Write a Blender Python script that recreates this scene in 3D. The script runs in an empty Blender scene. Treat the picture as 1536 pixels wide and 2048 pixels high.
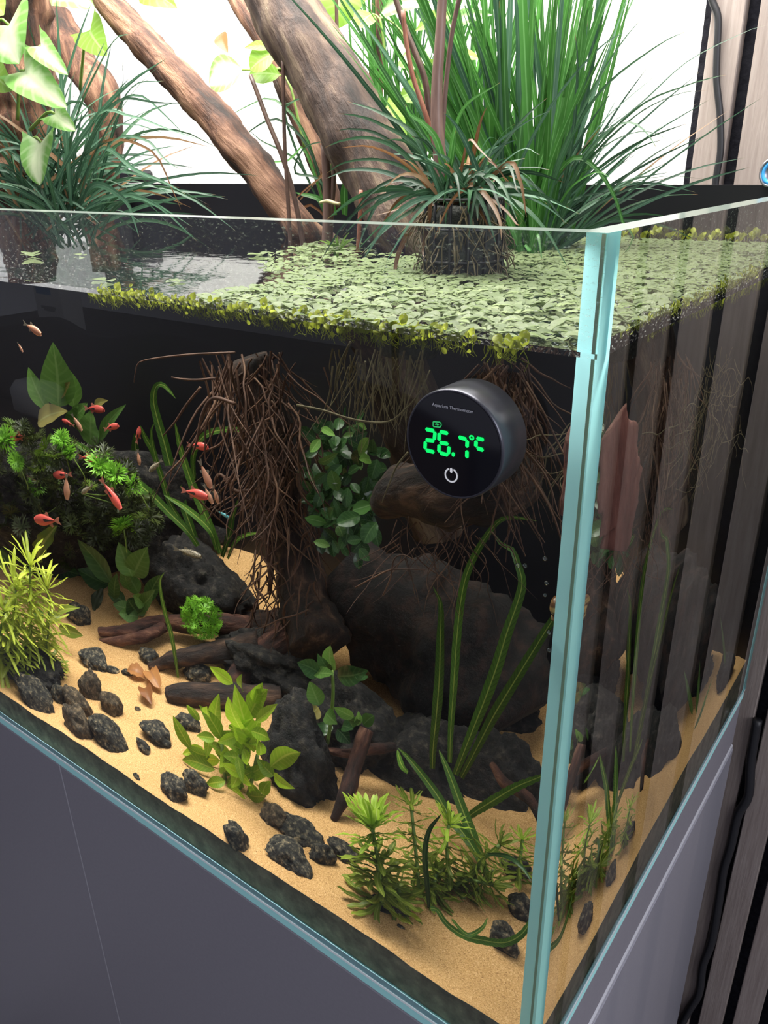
import bpy, math, random
import numpy as np
from mathutils import Vector, Matrix, noise
random.seed(7)
sc = bpy.context.scene
COL = sc.collection

# ---------------------------------------------------------------- camera
F_PX = 1581.58
R = np.array([[0.79972482, 0.60011825, -0.01727136],
              [0.23175605, -0.33512348, -0.91322581],
              [-0.55383152, 0.72632661, -0.4070876]])      # rows: right, down, forward
CAM = np.array([0.11366304, -0.28237377, 0.52501124])
cam = bpy.data.objects.new('camera', bpy.data.cameras.new('camera'))
COL.objects.link(cam)
cam.data.sensor_fit = 'VERTICAL'
cam.data.sensor_height = 36.0
cam.data.sensor_width = 27.0
cam.data.lens = F_PX / 2048 * 36.0
cam.data.clip_start = 0.01
cam.matrix_world = Matrix(((R[0][0], -R[1][0], -R[2][0], CAM[0]),
                           (R[0][1], -R[1][1], -R[2][1], CAM[1]),
                           (R[0][2], -R[1][2], -R[2][2], CAM[2]),
                           (0, 0, 0, 1)))
sc.camera = cam

# ---------------------------------------------------------------- world, lamps, exposure
world = bpy.data.worlds.new('room_light')
world.use_nodes = True
world.node_tree.nodes['Background'].inputs[0].default_value = (0.62, 0.63, 0.76, 1)
world.node_tree.nodes['Background'].inputs[1].default_value = 0.47
sc.world = world

def area(name, loc, target, sx, sy, power, color):
    l = bpy.data.lights.new(name, 'AREA')
    l.shape = 'RECTANGLE'; l.size = sx; l.size_y = sy; l.energy = power; l.color = color
    o = bpy.data.objects.new(name, l); COL.objects.link(o)
    o.location = loc
    o.rotation_euler = (Vector(target) - Vector(loc)).to_track_quat('-Z', 'Y').to_euler()
    return o
area('aquarium_lamp', (-0.45, 0.27, 1.08), (-0.45, 0.24, 0.0), 0.9, 0.24, 30, (1.0, 0.97, 0.9))
area('front_lamp', (-0.45, 0.05, 1.0), (-0.45, 0.09, 0.0), 0.9, 0.06, 6, (1.0, 0.96, 0.9))
area('right_fill', (2.0, -0.6, 1.3), (0.1, 0.3, 0.0), 1.2, 1.2, 30, (0.92, 0.94, 1.0))  # added fill with no seen source, lifts the cabinet side and slats
sc.view_settings.view_transform = 'Standard'
sc.view_settings.look = 'None'
sc.view_settings.exposure = 0.0
sc.view_settings.gamma = 1.0
sc.view_settings.use_curve_mapping = False
cy = sc.cycles
cy.max_bounces = 10; cy.transparent_max_bounces = 24; cy.transmission_bounces = 8
cy.diffuse_bounces = 4; cy.glossy_bounces = 4
cy.caustics_reflective = False; cy.caustics_refractive = True
cy.sample_clamp_indirect = 6.0
cy.use_denoising = True

# ---------------------------------------------------------------- tank measures (metres; origin = front right bottom corner)
H, D, W, T = 0.5, 0.4855, 1.0, 0.012
ZW = 0.455            # water level
YS = 0.515            # face of the slats

def ray(x, y):
    v = R.T @ np.array([(x - 768) / F_PX, (y - 1024) / F_PX, 1.0])
    return v / np.linalg.norm(v)
def A(x, y, d, ax=1):             # sight line above the water, met with a plane
    v = ray(x, y); return CAM + v * (d - CAM[ax]) / v[ax]
def _refr(v, n, eta):
    c = -v @ n
    return eta * v + (eta * c - math.sqrt(1 - eta * eta * (1 - c * c))) * n
def U(x, y, d, ax=1):             # sight line bent at the front pane
    v = ray(x, y); o = CAM + v * (0 - CAM[1]) / v[1]
    w = _refr(v, np.array([0, -1.0, 0]), 1 / 1.33)
    return o + w * (d - o[ax]) / w[ax]
def UR(x, y, d, ax=1):            # sight line bent at the right pane
    v = ray(x, y); o = CAM + v * (0 - CAM[0]) / v[0]
    w = _refr(v, np.array([1.0, 0, 0]), 1 / 1.33)
    return o + w * (d - o[ax]) / w[ax]
def sstep(a, b, x):
    t = min(1, max(0, (x - a) / (b - a))); return t * t * (3 - 2 * t)
def zs(x, y):                     # height of the sand
    left = sstep(-0.25, -0.5, x)
    z = 0.041 + 0.012 * sstep(0.05, 0.25, y) + 0.065 * left * sstep(0.2, 0.46, y)
    z += 0.0035 * noise.noise((x * 14, y * 14, 1.3)) + 0.0012 * noise.noise((x * 50, y * 50, 4.1))
    return z
def G(x, y):                      # sight line met with the sand
    v = ray(x, y); o = CAM + v * (0 - CAM[1]) / v[1]
    w = _refr(v, np.array([0, -1.0, 0]), 1 / 1.33)
    s = (0.3 - o[2]) / w[2] if o[2] > 0.3 else 0
    s = max(s, 0)
    for _ in range(600):
        p = o + w * s
        if p[2] <= zs(p[0], p[1]): break
        s += 0.002
    p = o + w * s
    p[1] = min(max(p[1], T + 0.004), D - 0.02)
    return p
def upx(x, y, d):                 # metres per pixel under water
    a, b = U(x - 10, y, d), U(x + 10, y, d); return np.linalg.norm(b - a) / 20
def apx(x, y, d):
    a, b = A(x - 10, y, d), A(x + 10, y, d); return np.linalg.norm(b - a) / 20
def c1(x, y): return (x / 2.194, y / 2.194)                 # readings on enlargements
def c2(x, y): return (450 + x / 2.56, y / 2.56)
def cs(x, y): return (300 + x / 3.072, 1250 + y / 3.072)
def cl(x, y): return (x / 2.743, 720 + y / 2.743)
def cb(x, y): return (x / 3.072, 1050 + y / 3.072)
def cm(x, y): return (350 + x / 3.072, 680 + y / 3.072)

# ---------------------------------------------------------------- materials
def nodes(name):
    m = bpy.data.materials.new(name); m.use_nodes = True
    nt = m.node_tree; nt.nodes.clear()
    out = nt.nodes.new('ShaderNodeOutputMaterial')
    return m, nt, out
def N(nt, typ, **kw):
    n = nt.nodes.new(typ)
    for k, v in kw.items():
        if k.startswith('_'): setattr(n, k[1:], v)
        else: n.inputs[k.replace('__', ' ')].default_value = v
    return n
def c4(c): return (c[0], c[1], c[2], 1)
def ramp(nt, stops):
    r = nt.nodes.new('ShaderNodeValToRGB')
    e = r.color_ramp.elements
    e[0].position, e[0].color = stops[0][0], c4(stops[0][1])
    e[1].position, e[1].color = stops[-1][0], c4(stops[-1][1])
    for p, c in stops[1:-1]:
        n = e.new(p); n.color = c4(c)
    return r
def mixc(nt, fac, a, b, blend='MIX'):
    m = nt.nodes.new('ShaderNodeMix'); m.data_type = 'RGBA'; m.blend_type = blend
    for s, v in ((0, fac), (6, a), (7, b)):
        if hasattr(v, 'is_linked') or hasattr(v, 'links'): nt.links.new(v, m.inputs[s])
        elif s == 0: m.inputs[0].default_value = v
        else: m.inputs[s].default_value = c4(v)
    return m.outputs[2]
def surf(name, stops, scale=8, rough=0.6, bump=0.0, bscale=None, stretch=None, spec=0.4, trans=0.0, detail=6, metal=0.0, coat=0.0, var=0.0, coords='Object'):
    m, nt, out = nodes(name); L = nt.links.new
    tc = N(nt, 'ShaderNodeTexCoord'); mp = N(nt, 'ShaderNodeMapping')
    if stretch: mp.inputs['Scale'].default_value = stretch
    L(tc.outputs[coords], mp.inputs['Vector'])
    nz = N(nt, 'ShaderNodeTexNoise', Scale=scale, Detail=detail, Roughness=0.62)
    L(mp.outputs[0], nz.inputs['Vector'])
    r = ramp(nt, stops); L(nz.outputs['Fac'], r.inputs[0])
    colr = r.outputs[0]
    if var:
        oi = N(nt, 'ShaderNodeObjectInfo'); hs = N(nt, 'ShaderNodeHueSaturation')
        mr = N(nt, 'ShaderNodeMapRange'); mr.inputs[3].default_value = 1 - var; mr.inputs[4].default_value = 1 + var
        L(oi.outputs['Random'], mr.inputs[0]); L(mr.outputs[0], hs.inputs['Value']); L(colr, hs.inputs['Color']); colr = hs.outputs[0]
    b = N(nt, 'ShaderNodeBsdfPrincipled', Roughness=rough, Metallic=metal)
    b.inputs['Specular IOR Level'].default_value = spec
    b.inputs['Coat Weight'].default_value = coat
    L(colr, b.inputs['Base Color'])
    if bump:
        nb = N(nt, 'ShaderNodeTexNoise', Scale=bscale or scale, Detail=6, Roughness=0.65)
        L(mp.outputs[0], nb.inputs['Vector'])
        bp = N(nt, 'ShaderNodeBump', Strength=bump, Distance=0.004)
        L(nb.outputs['Fac'], bp.inputs['Height']); L(bp.outputs[0], b.inputs['Normal'])
    s = b.outputs[0]
    if trans:
        tr = N(nt, 'ShaderNodeBsdfTranslucent'); L(colr, tr.inputs['Color'])
        mx = N(nt, 'ShaderNodeMixShader', Fac=trans); L(s, mx.inputs[1]); L(tr.outputs[0], mx.inputs[2]); s = mx.outputs[0]
    L(s, out.inputs[0])
    return m
def leafmat(name, ca, cb_, rib=None, ribw=0.1, tip=None, tipv=0.9, trans=0.4, rough=0.42, veins=0.0, scale=60, var=0.25, cells=False, pale=None):
    m, nt, out = nodes(name); L = nt.links.new
    uv = N(nt, 'ShaderNodeUVMap'); sep = N(nt, 'ShaderNodeSeparateXYZ'); L(uv.outputs[0], sep.inputs[0])
    oi = N(nt, 'ShaderNodeObjectInfo')
    tc = N(nt, 'ShaderNodeTexCoord')
    nz = N(nt, 'ShaderNodeTexNoise', Scale=scale, Detail=4); L(tc.outputs['Object'], nz.inputs['Vector'])
    ad = N(nt, 'ShaderNodeMath', _operation='ADD'); L(nz.outputs['Fac'], ad.inputs[0]); L(oi.outputs['Random'], ad.inputs[1])
    mr = N(nt, 'ShaderNodeMapRange'); mr.inputs[1].default_value = 0.35; mr.inputs[2].default_value = 1.65; L(ad.outputs[0], mr.inputs[0])
    colr = mixc(nt, mr.outputs[0], ca, cb_)
    ux = N(nt, 'ShaderNodeMath', _operation='SUBTRACT'); ux.inputs[1].default_value = 0.5; L(sep.outputs[0], ux.inputs[0])
    ab = N(nt, 'ShaderNodeMath', _operation='ABSOLUTE'); L(ux.outputs[0], ab.inputs[0])
    if pale:
        a1 = N(nt, 'ShaderNodeMath', _operation='MULTIPLY_ADD'); a1.inputs[1].default_value = 0.5; L(nz.outputs['Fac'], a1.inputs[0]); L(ab.outputs[0], a1.inputs[2])
        m2 = N(nt, 'ShaderNodeMapRange'); m2.inputs[1].default_value = 0.34; m2.inputs[2].default_value = 0.58; m2.inputs[3].default_value = 1; m2.inputs[4].default_value = 0
        L(a1.outputs[0], m2.inputs[0]); colr = mixc(nt, m2.outputs[0], colr, pale)
    if veins:
        wv = N(nt, 'ShaderNodeMath', _operation='SINE')
        mu = N(nt, 'ShaderNodeMath', _operation='MULTIPLY'); mu.inputs[1].default_value = veins; L(sep.outputs[1], mu.inputs[0])
        m3 = N(nt, 'ShaderNodeMath', _operation='MULTIPLY_ADD'); m3.inputs[1].default_value = -18; L(ab.outputs[0], m3.inputs[0]); L(mu.outputs[0], m3.inputs[2]); L(m3.outputs[0], wv.inputs[0])
        m4 = N(nt, 'ShaderNodeMapRange'); m4.inputs[1].default_value = 0.3; m4.inputs[2].default_value = 1; m4.inputs[4].default_value = 0.45; L(wv.outputs[0], m4.inputs[0])
        dk = mixc(nt, 0.75, colr, (0, 0, 0)) if cells else mixc(nt, 0.6, colr, rib or (0.5, 0.6, 0.3))
        colr = mixc(nt, m4.outputs[0], colr, dk)
    if rib:
        m5 = N(nt, 'ShaderNodeMapRange'); m5.inputs[1].default_value = ribw * 0.4; m5.inputs[2].default_value = ribw; m5.inputs[3].default_value = 0.8; m5.inputs[4].default_value = 0
        L(ab.outputs[0], m5.inputs[0]); colr = mixc(nt, m5.outputs[0], colr, rib)
    if tip:
        m6 = N(nt, 'ShaderNodeMapRange'); m6.inputs[1].default_value = tipv; m6.inputs[2].default_value = min(1.0, tipv + 0.12); L(sep.outputs[1], m6.inputs[0])
        colr = mixc(nt, m6.outputs[0], colr, tip)
    hs = N(nt, 'ShaderNodeHueSaturation'); m7 = N(nt, 'ShaderNodeMapRange'); m7.inputs[3].default_value = 1 - var; m7.inputs[4].default_value = 1 + var
    L(oi.outputs['Random'], m7.inputs[0]); L(m7.outputs[0], hs.inputs['Value']); L(colr, hs.inputs['Color']); colr = hs.outputs[0]
    b = N(nt, 'ShaderNodeBsdfPrincipled', Roughness=rough); b.inputs['Specular IOR Level'].default_value = 0.35
    L(colr, b.inputs['Base Color'])
    tr = N(nt, 'ShaderNodeBsdfTranslucent'); L(colr, tr.inputs['Color'])
    mx = N(nt, 'ShaderNodeMixShader', Fac=trans); L(b.outputs[0], mx.inputs[1]); L(tr.outputs[0], mx.inputs[2])
    L(mx.outputs[0], out.inputs[0])
    return m
def plain(name, col, rough=0.5, metal=0.0, spec=0.5, emit=None, es=0):
    m, nt, out = nodes(name)
    b = N(nt, 'ShaderNodeBsdfPrincipled', Roughness=rough, Metallic=metal)
    b.inputs['Base Color'].default_value = c4(col); b.inputs['Specular IOR Level'].default_value = spec
    if emit: b.inputs['Emission Color'].default_value = c4(emit); b.inputs['Emission Strength'].default_value = es
    nt.links.new(b.outputs[0], out.inputs[0]); return m
def thin_glass(name, tint, ior=1.5, rough=0.0, dirt=None, bump=None):
    m, nt, out = nodes(name); L = nt.links.new
    t = N(nt, 'ShaderNodeBsdfTransparent'); t.inputs[0].default_value = c4(tint)
    g = N(nt, 'ShaderNodeBsdfGlossy', Roughness=rough); g.inputs[0].default_value = (1, 1, 1, 1)
    fr = N(nt, 'ShaderNodeFresnel', IOR=ior)
    mx = N(nt, 'ShaderNodeMixShader'); L(fr.outputs[0], mx.inputs[0]); L(t.outputs[0], mx.inputs[1]); L(g.outputs[0], mx.inputs[2])
    s = mx.outputs[0]
    tc = N(nt, 'ShaderNodeTexCoord')
    if bump:
        mp = N(nt, 'ShaderNodeMapping'); mp.inputs['Scale'].default_value = bump[1]; L(tc.outputs['Object'], mp.inputs[0])
        nz = N(nt, 'ShaderNodeTexNoise', Scale=bump[0], Detail=3); L(mp.outputs[0], nz.inputs['Vector'])
        bp = N(nt, 'ShaderNodeBump', Strength=bump[2], Distance=0.002); L(nz.outputs['Fac'], bp.inputs['Height'])
        L(bp.outputs[0], g.inputs['Normal']); L(bp.outputs[0], fr.inputs['Normal'])
    if dirt:
        mp = N(nt, 'ShaderNodeMapping'); mp.inputs['Scale'].default_value = (1, 1, 2.2); L(tc.outputs['Object'], mp.inputs[0])
        nz = N(nt, 'ShaderNodeTexNoise', Scale=dirt[0], Detail=5, Roughness=0.7); L(mp.outputs[0], nz.inputs['Vector'])
        mr = N(nt, 'ShaderNodeMapRange'); mr.inputs[1].default_value = 0.56; mr.inputs[2].default_value = 0.72; mr.inputs[4].default_value = dirt[1]; L(nz.outputs['Fac'], mr.inputs[0])
        df = N(nt, 'ShaderNodeBsdfTranslucent'); df.inputs[0].default_value = (0.8, 0.82, 0.8, 1)
        m2 = N(nt, 'ShaderNodeMixShader'); L(mr.outputs[0], m2.inputs[0]); L(s, m2.inputs[1]); L(df.outputs[0], m2.inputs[2]); s = m2.outputs[0]
    L(s, out.inputs[0]); return m
def wet_glass():
    m, nt, out = nodes('glass_with_water_behind')
    g = N(nt, 'ShaderNodeBsdfGlass', IOR=1.33, Roughness=0.0); g.inputs[0].default_value = (0.97, 0.985, 0.98, 1)
    nt.links.new(g.outputs[0], out.inputs[0]); return m
def edge_glass(name, col, tr=0.6):
    m, nt, out = nodes(name); L = nt.links.new
    b = N(nt, 'ShaderNodeBsdfPrincipled', Roughness=0.12); b.inputs['Base Color'].default_value = c4(col)
    t = N(nt, 'ShaderNodeBsdfTranslucent'); t.inputs[0].default_value = c4(col)
    mx = N(nt, 'ShaderNodeMixShader', Fac=tr); L(b.outputs[0], mx.inputs[1]); L(t.outputs[0], mx.inputs[2]); L(mx.outputs[0], out.inputs[0]); return m

M = {}
M['wall'] = surf('white_stucco', [(0.3, (0.84, 0.82, 0.82)), (0.7, (0.92, 0.91, 0.91))], 30, 0.9, 0.6, 90, spec=0.1)
M['slat'] = surf('grey_brown_oak', [(0.2, (0.19, 0.15, 0.135)), (0.5, (0.265, 0.22, 0.2)), (0.8, (0.34, 0.295, 0.27))], 40, 0.6, 0.25, 80, stretch=(6, 6, 0.35), spec=0.25, var=0.08)
M['felt'] = surf('black_felt', [(0.3, (0.008, 0.008, 0.011)), (0.7, (0.02, 0.02, 0.026))], 200, 0.95, 0.3, spec=0.05)
M['floor'] = surf('grey_floor', [(0.3, (0.10, 0.10, 0.11)), (0.7, (0.16, 0.155, 0.16))], 6, 0.5)
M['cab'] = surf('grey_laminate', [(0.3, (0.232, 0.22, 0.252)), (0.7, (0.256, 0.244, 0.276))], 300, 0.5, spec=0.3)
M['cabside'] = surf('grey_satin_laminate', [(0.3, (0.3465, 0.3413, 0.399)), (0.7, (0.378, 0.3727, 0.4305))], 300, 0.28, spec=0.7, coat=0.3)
M['alu'] = plain('pale_edge_trim', (0.75, 0.76, 0.82), 0.3, 0.3)
M['dark'] = plain('dark_gap', (0.01, 0.01, 0.012), 0.8)
M['seam'] = plain('pale_seam', (0.35, 0.34, 0.38), 0.6)
M['pane'] = thin_glass('clear_pane', (0.955, 0.975, 0.97), 1.5, dirt=(380, 0.5))
M['paneclean'] = thin_glass('clear_inner_pane', (0.98, 0.99, 0.985), 1.2)
M['wet'] = wet_glass()
M['edge'] = edge_glass('teal_glass_edge', (0.42, 0.84, 0.86), 0.75)
M['base'] = plain('teal_base_glass_edge', (0.44, 0.88, 0.86), 0.4, spec=0.15)
M['edgepale'] = edge_glass('pale_blue_glass_edge', (0.48, 0.93, 1.0), 0.8)
M['edgedull'] = plain('dull_teal_silicone', (0.34, 0.60, 0.66), 0.5, spec=0.2)
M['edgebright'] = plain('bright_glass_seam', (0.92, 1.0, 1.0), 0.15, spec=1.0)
M['edgetop'] = edge_glass('ground_glass_top', (0.36, 0.43, 0.39), 0.4)
M['olive'] = plain('olive_silicone', (0.34, 0.37, 0.24), 0.5)
M['black'] = plain('black_film', (0.006, 0.006, 0.008), 0.35, spec=0.4)
M['water'] = thin_glass('water_surface', (0.96, 0.975, 0.96), 1.33, bump=(28, (1, 2.2, 1), 0.10))
M['soil'] = surf('dark_substrate', [(0.3, (0.063, 0.0546, 0.042)), (0.55, (0.1575, 0.1365, 0.0945)), (0.8, (0.294, 0.252, 0.1785))], 90, 0.85, 0.4, 200, detail=8)
M['stone'] = surf('dark_lava_stone', [(0.38, (0.008, 0.008, 0.008)), (0.5, (0.035, 0.033, 0.028)), (0.58, (0.13, 0.11, 0.075)), (0.68, (0.42, 0.32, 0.19))], 210, 0.85, 1.0, 300, detail=10, var=0.25)
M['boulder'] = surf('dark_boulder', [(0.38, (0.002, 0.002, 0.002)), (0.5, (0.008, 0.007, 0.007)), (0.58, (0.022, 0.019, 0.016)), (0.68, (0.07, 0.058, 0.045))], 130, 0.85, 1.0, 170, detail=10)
M['brownstone'] = surf('brown_stone', [(0.38, (0.025, 0.018, 0.012)), (0.5, (0.07, 0.05, 0.03)), (0.58, (0.14, 0.10, 0.06)), (0.68, (0.30, 0.22, 0.13))], 190, 0.85, 1.0, 280, detail=10)
M['bark'] = surf('weathered_driftwood', [(0.36, (0.012, 0.006, 0.004)), (0.45, (0.055, 0.023, 0.013)), (0.52, (0.12, 0.055, 0.032)), (0.62, (0.26, 0.14, 0.085))], 60, 0.75, 1.0, 110, stretch=(1, 1, 0.16), detail=9)
M['barkthick'] = surf('mossy_driftwood', [(0.36, (0.0085, 0.0051, 0.00425)), (0.45, (0.02975, 0.017, 0.01275)), (0.53, (0.06375, 0.03825, 0.0272)), (0.64, (0.17, 0.1232, 0.08075))], 52, 0.8, 1.0, 100, stretch=(0.85, 0.85, 0.119), detail=9)
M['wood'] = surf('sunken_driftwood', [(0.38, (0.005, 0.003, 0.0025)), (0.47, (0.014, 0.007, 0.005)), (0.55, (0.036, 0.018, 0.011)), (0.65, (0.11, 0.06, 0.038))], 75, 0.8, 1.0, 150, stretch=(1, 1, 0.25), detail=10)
M['woodshade'] = surf('shaded_sunken_wood', [(0.4, (0.002, 0.001, 0.001)), (0.5, (0.006, 0.0035, 0.003)), (0.64, (0.03, 0.015, 0.01))], 60, 0.85, 1.0, 110, detail=10)  # darker copy of the sunken wood, shade of the mat in its colour
M['redwood'] = surf('reddish_driftwood', [(0.38, (0.010, 0.004, 0.003)), (0.47, (0.04, 0.014, 0.009)), (0.55, (0.09, 0.034, 0.022)), (0.65, (0.19, 0.09, 0.055))], 75, 0.8, 1.0, 150, stretch=(1, 1, 0.25), detail=10)
M['redsplit'] = surf('splintered_red_wood', [(0.25, (0.06, 0.02, 0.015)), (0.5, (0.17, 0.06, 0.045)), (0.8, (0.32, 0.15, 0.11))], 60, 0.8, 1.0, 120, stretch=(1, 1, 0.25), detail=9)
M['root'] = surf('brown_roots', [(0.3, (0.028, 0.012, 0.0072)), (0.55, (0.08, 0.036, 0.02)), (0.8, (0.216, 0.12, 0.068))], 40, 0.7)
M['rootpale'] = surf('pale_roots', [(0.3, (0.088, 0.066, 0.033)), (0.7, (0.187, 0.154, 0.0825))], 60, 0.7, trans=0.2)
M['pot'] = surf('dark_rooted_basket', [(0.3, (0.012, 0.014, 0.013)), (0.6, (0.045, 0.05, 0.04)), (0.85, (0.13, 0.14, 0.11))], 120, 0.7, 1.0, 150, detail=8)
M['rubber'] = plain('black_rubber', (0.012, 0.012, 0.015), 0.45)
M['thermo'] = plain('black_metal_housing', (0.07, 0.07, 0.085), 0.3, 0.7)
M['thermoface'] = plain('glossy_black_face', (0.006, 0.006, 0.01), 0.06)
M['green'] = plain('green_display', (0.0, 0.2, 0.05), 0.5, emit=(0.0, 1.0, 0.16), es=1.0)
M['greendim'] = plain('green_battery_mark', (0.0, 0.2, 0.05), 0.5, emit=(0.05, 0.75, 0.22), es=0.55)
M['print'] = plain('pale_print', (0.62, 0.62, 0.66), 0.5)
M['icon'] = plain('white_power_mark', (0.75, 0.75, 0.77), 0.4, emit=(0.8, 0.8, 0.82), es=0.35)
M['blue'] = plain('blue_dial', (0.06, 0.34, 0.75), 0.25)
M['steel'] = plain('grey_rim', (0.3, 0.3, 0.34), 0.3, 0.8)
# leaves
M['grass'] = leafmat('broad_grass_blade', (0.02125, 0.09375, 0.017), (0.07225, 0.225, 0.0425), rib=(0.136, 0.315, 0.102), ribw=0.1, tip=(0.3825, 0.225, 0.085), tipv=0.97, trans=0.4)
M['grassdark'] = leafmat('dark_grass_blade', (0.01147, 0.03825, 0.01912), (0.03188, 0.08925, 0.03825), rib=(0.06375, 0.1275, 0.07012), tip=(0.255, 0.1147, 0.04462), tipv=0.95, trans=0.3, rough=0.5)
M['grassdead'] = leafmat('withered_blade', (0.1512, 0.0588, 0.021), (0.21, 0.1302, 0.0672), rib=(0.21, 0.147, 0.084), trans=0.35)
M['grassblue'] = leafmat('blue_green_blade', (0.0195, 0.06175, 0.03575), (0.05525, 0.13, 0.07475), rib=(0.104, 0.182, 0.117), tip=(0.26, 0.195, 0.0975), tipv=0.97, trans=0.3, rough=0.5)
M['lime'] = leafmat('lime_leaf', (0.216, 0.416, 0.048), (0.3456, 0.56, 0.112), rib=(0.432, 0.6, 0.24), ribw=0.05, veins=38, trans=0.55, scale=30)
M['pale'] = leafmat('variegated_leaf', (0.096, 0.256, 0.048), (0.192, 0.384, 0.096), rib=(0.48, 0.576, 0.36), ribw=0.05, veins=34, trans=0.45, scale=45, pale=(0.528, 0.608, 0.4))
M['petiole'] = surf('dark_petiole', [(0.3, (0.045, 0.025, 0.02)), (0.7, (0.12, 0.07, 0.05))], 60, 0.45)
M['petiolered'] = surf('reddish_petiole', [(0.3, (0.16, 0.05, 0.03)), (0.7, (0.30, 0.13, 0.08))], 60, 0.45)
M['sheath'] = surf('purple_brown_sheath', [(0.3, (0.10, 0.055, 0.045)), (0.7, (0.22, 0.14, 0.115))], 30, 0.4, stretch=(4, 4, 0.4))
M['sword'] = leafmat('bright_sword_leaf', (0.184, 0.3564, 0.015), (0.391, 0.594, 0.03), rib=(0.575, 0.6696, 0.1), ribw=0.06, veins=60, trans=0.4, var=0.3, rough=0.35)
M['crypt'] = leafmat('mid_green_leaf', (0.048, 0.128, 0.028), (0.128, 0.256, 0.048), rib=(0.2, 0.32, 0.096), ribw=0.06, veins=50, trans=0.35, var=0.3)
M['balansae'] = leafmat('ribbed_strap_leaf', (0.045, 0.12, 0.015), (0.10, 0.22, 0.03), rib=(0.45, 0.55, 0.12), ribw=0.07, veins=260, cells=True, trans=0.35, var=0.2, rough=0.35)
M['anubias'] = leafmat('dark_anubias_leaf', (0.0144, 0.048, 0.0144), (0.044, 0.112, 0.032), rib=(0.096, 0.176, 0.064), ribw=0.05, veins=40, trans=0.25, rough=0.25)
M['anubiasbright'] = leafmat('fresh_anubias_leaf', (0.09, 0.24, 0.05), (0.15, 0.34, 0.08), rib=(0.3, 0.5, 0.2), ribw=0.05, trans=0.35)
M['anubiasold'] = leafmat('yellowed_leaf', (0.22, 0.19, 0.04), (0.34, 0.29, 0.09), rib=(0.4, 0.4, 0.15), ribw=0.06, trans=0.35)
M['stem'] = surf('green_stem', [(0.3, (0.10, 0.17, 0.03)), (0.7, (0.2, 0.3, 0.06))], 80, 0.5)
M['pogo'] = leafmat('olive_narrow_leaf', (0.14, 0.21, 0.02), (0.27, 0.36, 0.045), rib=(0.45, 0.5, 0.12), ribw=0.12, trans=0.4, var=0.3)
M['pogotop'] = leafmat('bright_narrow_leaf', (0.30, 0.48, 0.03), (0.48, 0.66, 0.08), rib=(0.6, 0.72, 0.2), ribw=0.12, trans=0.4, var=0.2)
M['pogoyellow'] = leafmat('yellow_green_leaf', (0.34, 0.44, 0.03), (0.55, 0.62, 0.07), rib=(0.65, 0.7, 0.2), ribw=0.12, trans=0.4, var=0.25)
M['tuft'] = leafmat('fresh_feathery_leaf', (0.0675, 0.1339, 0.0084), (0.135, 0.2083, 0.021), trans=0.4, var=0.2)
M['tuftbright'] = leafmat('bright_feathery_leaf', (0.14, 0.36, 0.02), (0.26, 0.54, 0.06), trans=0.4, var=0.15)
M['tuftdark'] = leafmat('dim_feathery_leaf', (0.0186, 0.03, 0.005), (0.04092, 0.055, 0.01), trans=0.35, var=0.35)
M['salv'] = leafmat('floating_leaf', (0.1956, 0.2574, 0.1133), (0.2677, 0.3089, 0.175), rib=(0.2162, 0.278, 0.1338), ribw=0.06, trans=0.55, var=0.15, rough=0.55)
M['salvedge'] = leafmat('yellow_floating_leaf', (0.27, 0.315, 0.0225), (0.4125, 0.45, 0.06), trans=0.5, var=0.25)
M['litter'] = leafmat('withered_leaf', (0.28, 0.10, 0.035), (0.42, 0.2, 0.07), rib=(0.3, 0.14, 0.06), trans=0.3)
M['fishred'] = surf('red_fish', [(0.3, (0.58, 0.05, 0.045)), (0.7, (0.80, 0.17, 0.13))], 150, 0.35, var=0.12, trans=0.15)
M['fishpale'] = surf('pale_orange_fish', [(0.3, (0.55, 0.22, 0.13)), (0.7, (0.72, 0.42, 0.28))], 150, 0.35, var=0.12, trans=0.2)
M['fishdark'] = surf('dark_striped_fish', [(0.42, (0.02, 0.018, 0.015)), (0.58, (0.50, 0.42, 0.30))], 60, 0.35, stretch=(0.4, 0.4, 3), detail=1)
M['fishblue'] = surf('blue_fish', [(0.3, (0.04, 0.22, 0.26)), (0.7, (0.10, 0.42, 0.45))], 80, 0.3)
M['fin'] = surf('clear_red_fin', [(0.3, (0.6, 0.2, 0.15)), (0.7, (0.75, 0.4, 0.3))], 80, 0.4, trans=0.5)
M['finpale'] = surf('pale_fin', [(0.3, (0.3, 0.26, 0.2)), (0.7, (0.45, 0.4, 0.32))], 80, 0.4, trans=0.5)
M['patch'] = plain('black_flank_patch', (0.015, 0.01, 0.012), 0.4)
M['eye'] = plain('fish_eye', (0.01, 0.01, 0.01), 0.1)
M['snail'] = surf('amber_snail_shell', [(0.42, (0.12, 0.05, 0.015)), (0.58, (0.62, 0.40, 0.13))], 60, 0.3, stretch=(1, 1, 5), detail=1)
M['bubble'] = thin_glass('air_bubble', (0.97, 0.98, 1.0), 1.4)

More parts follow.
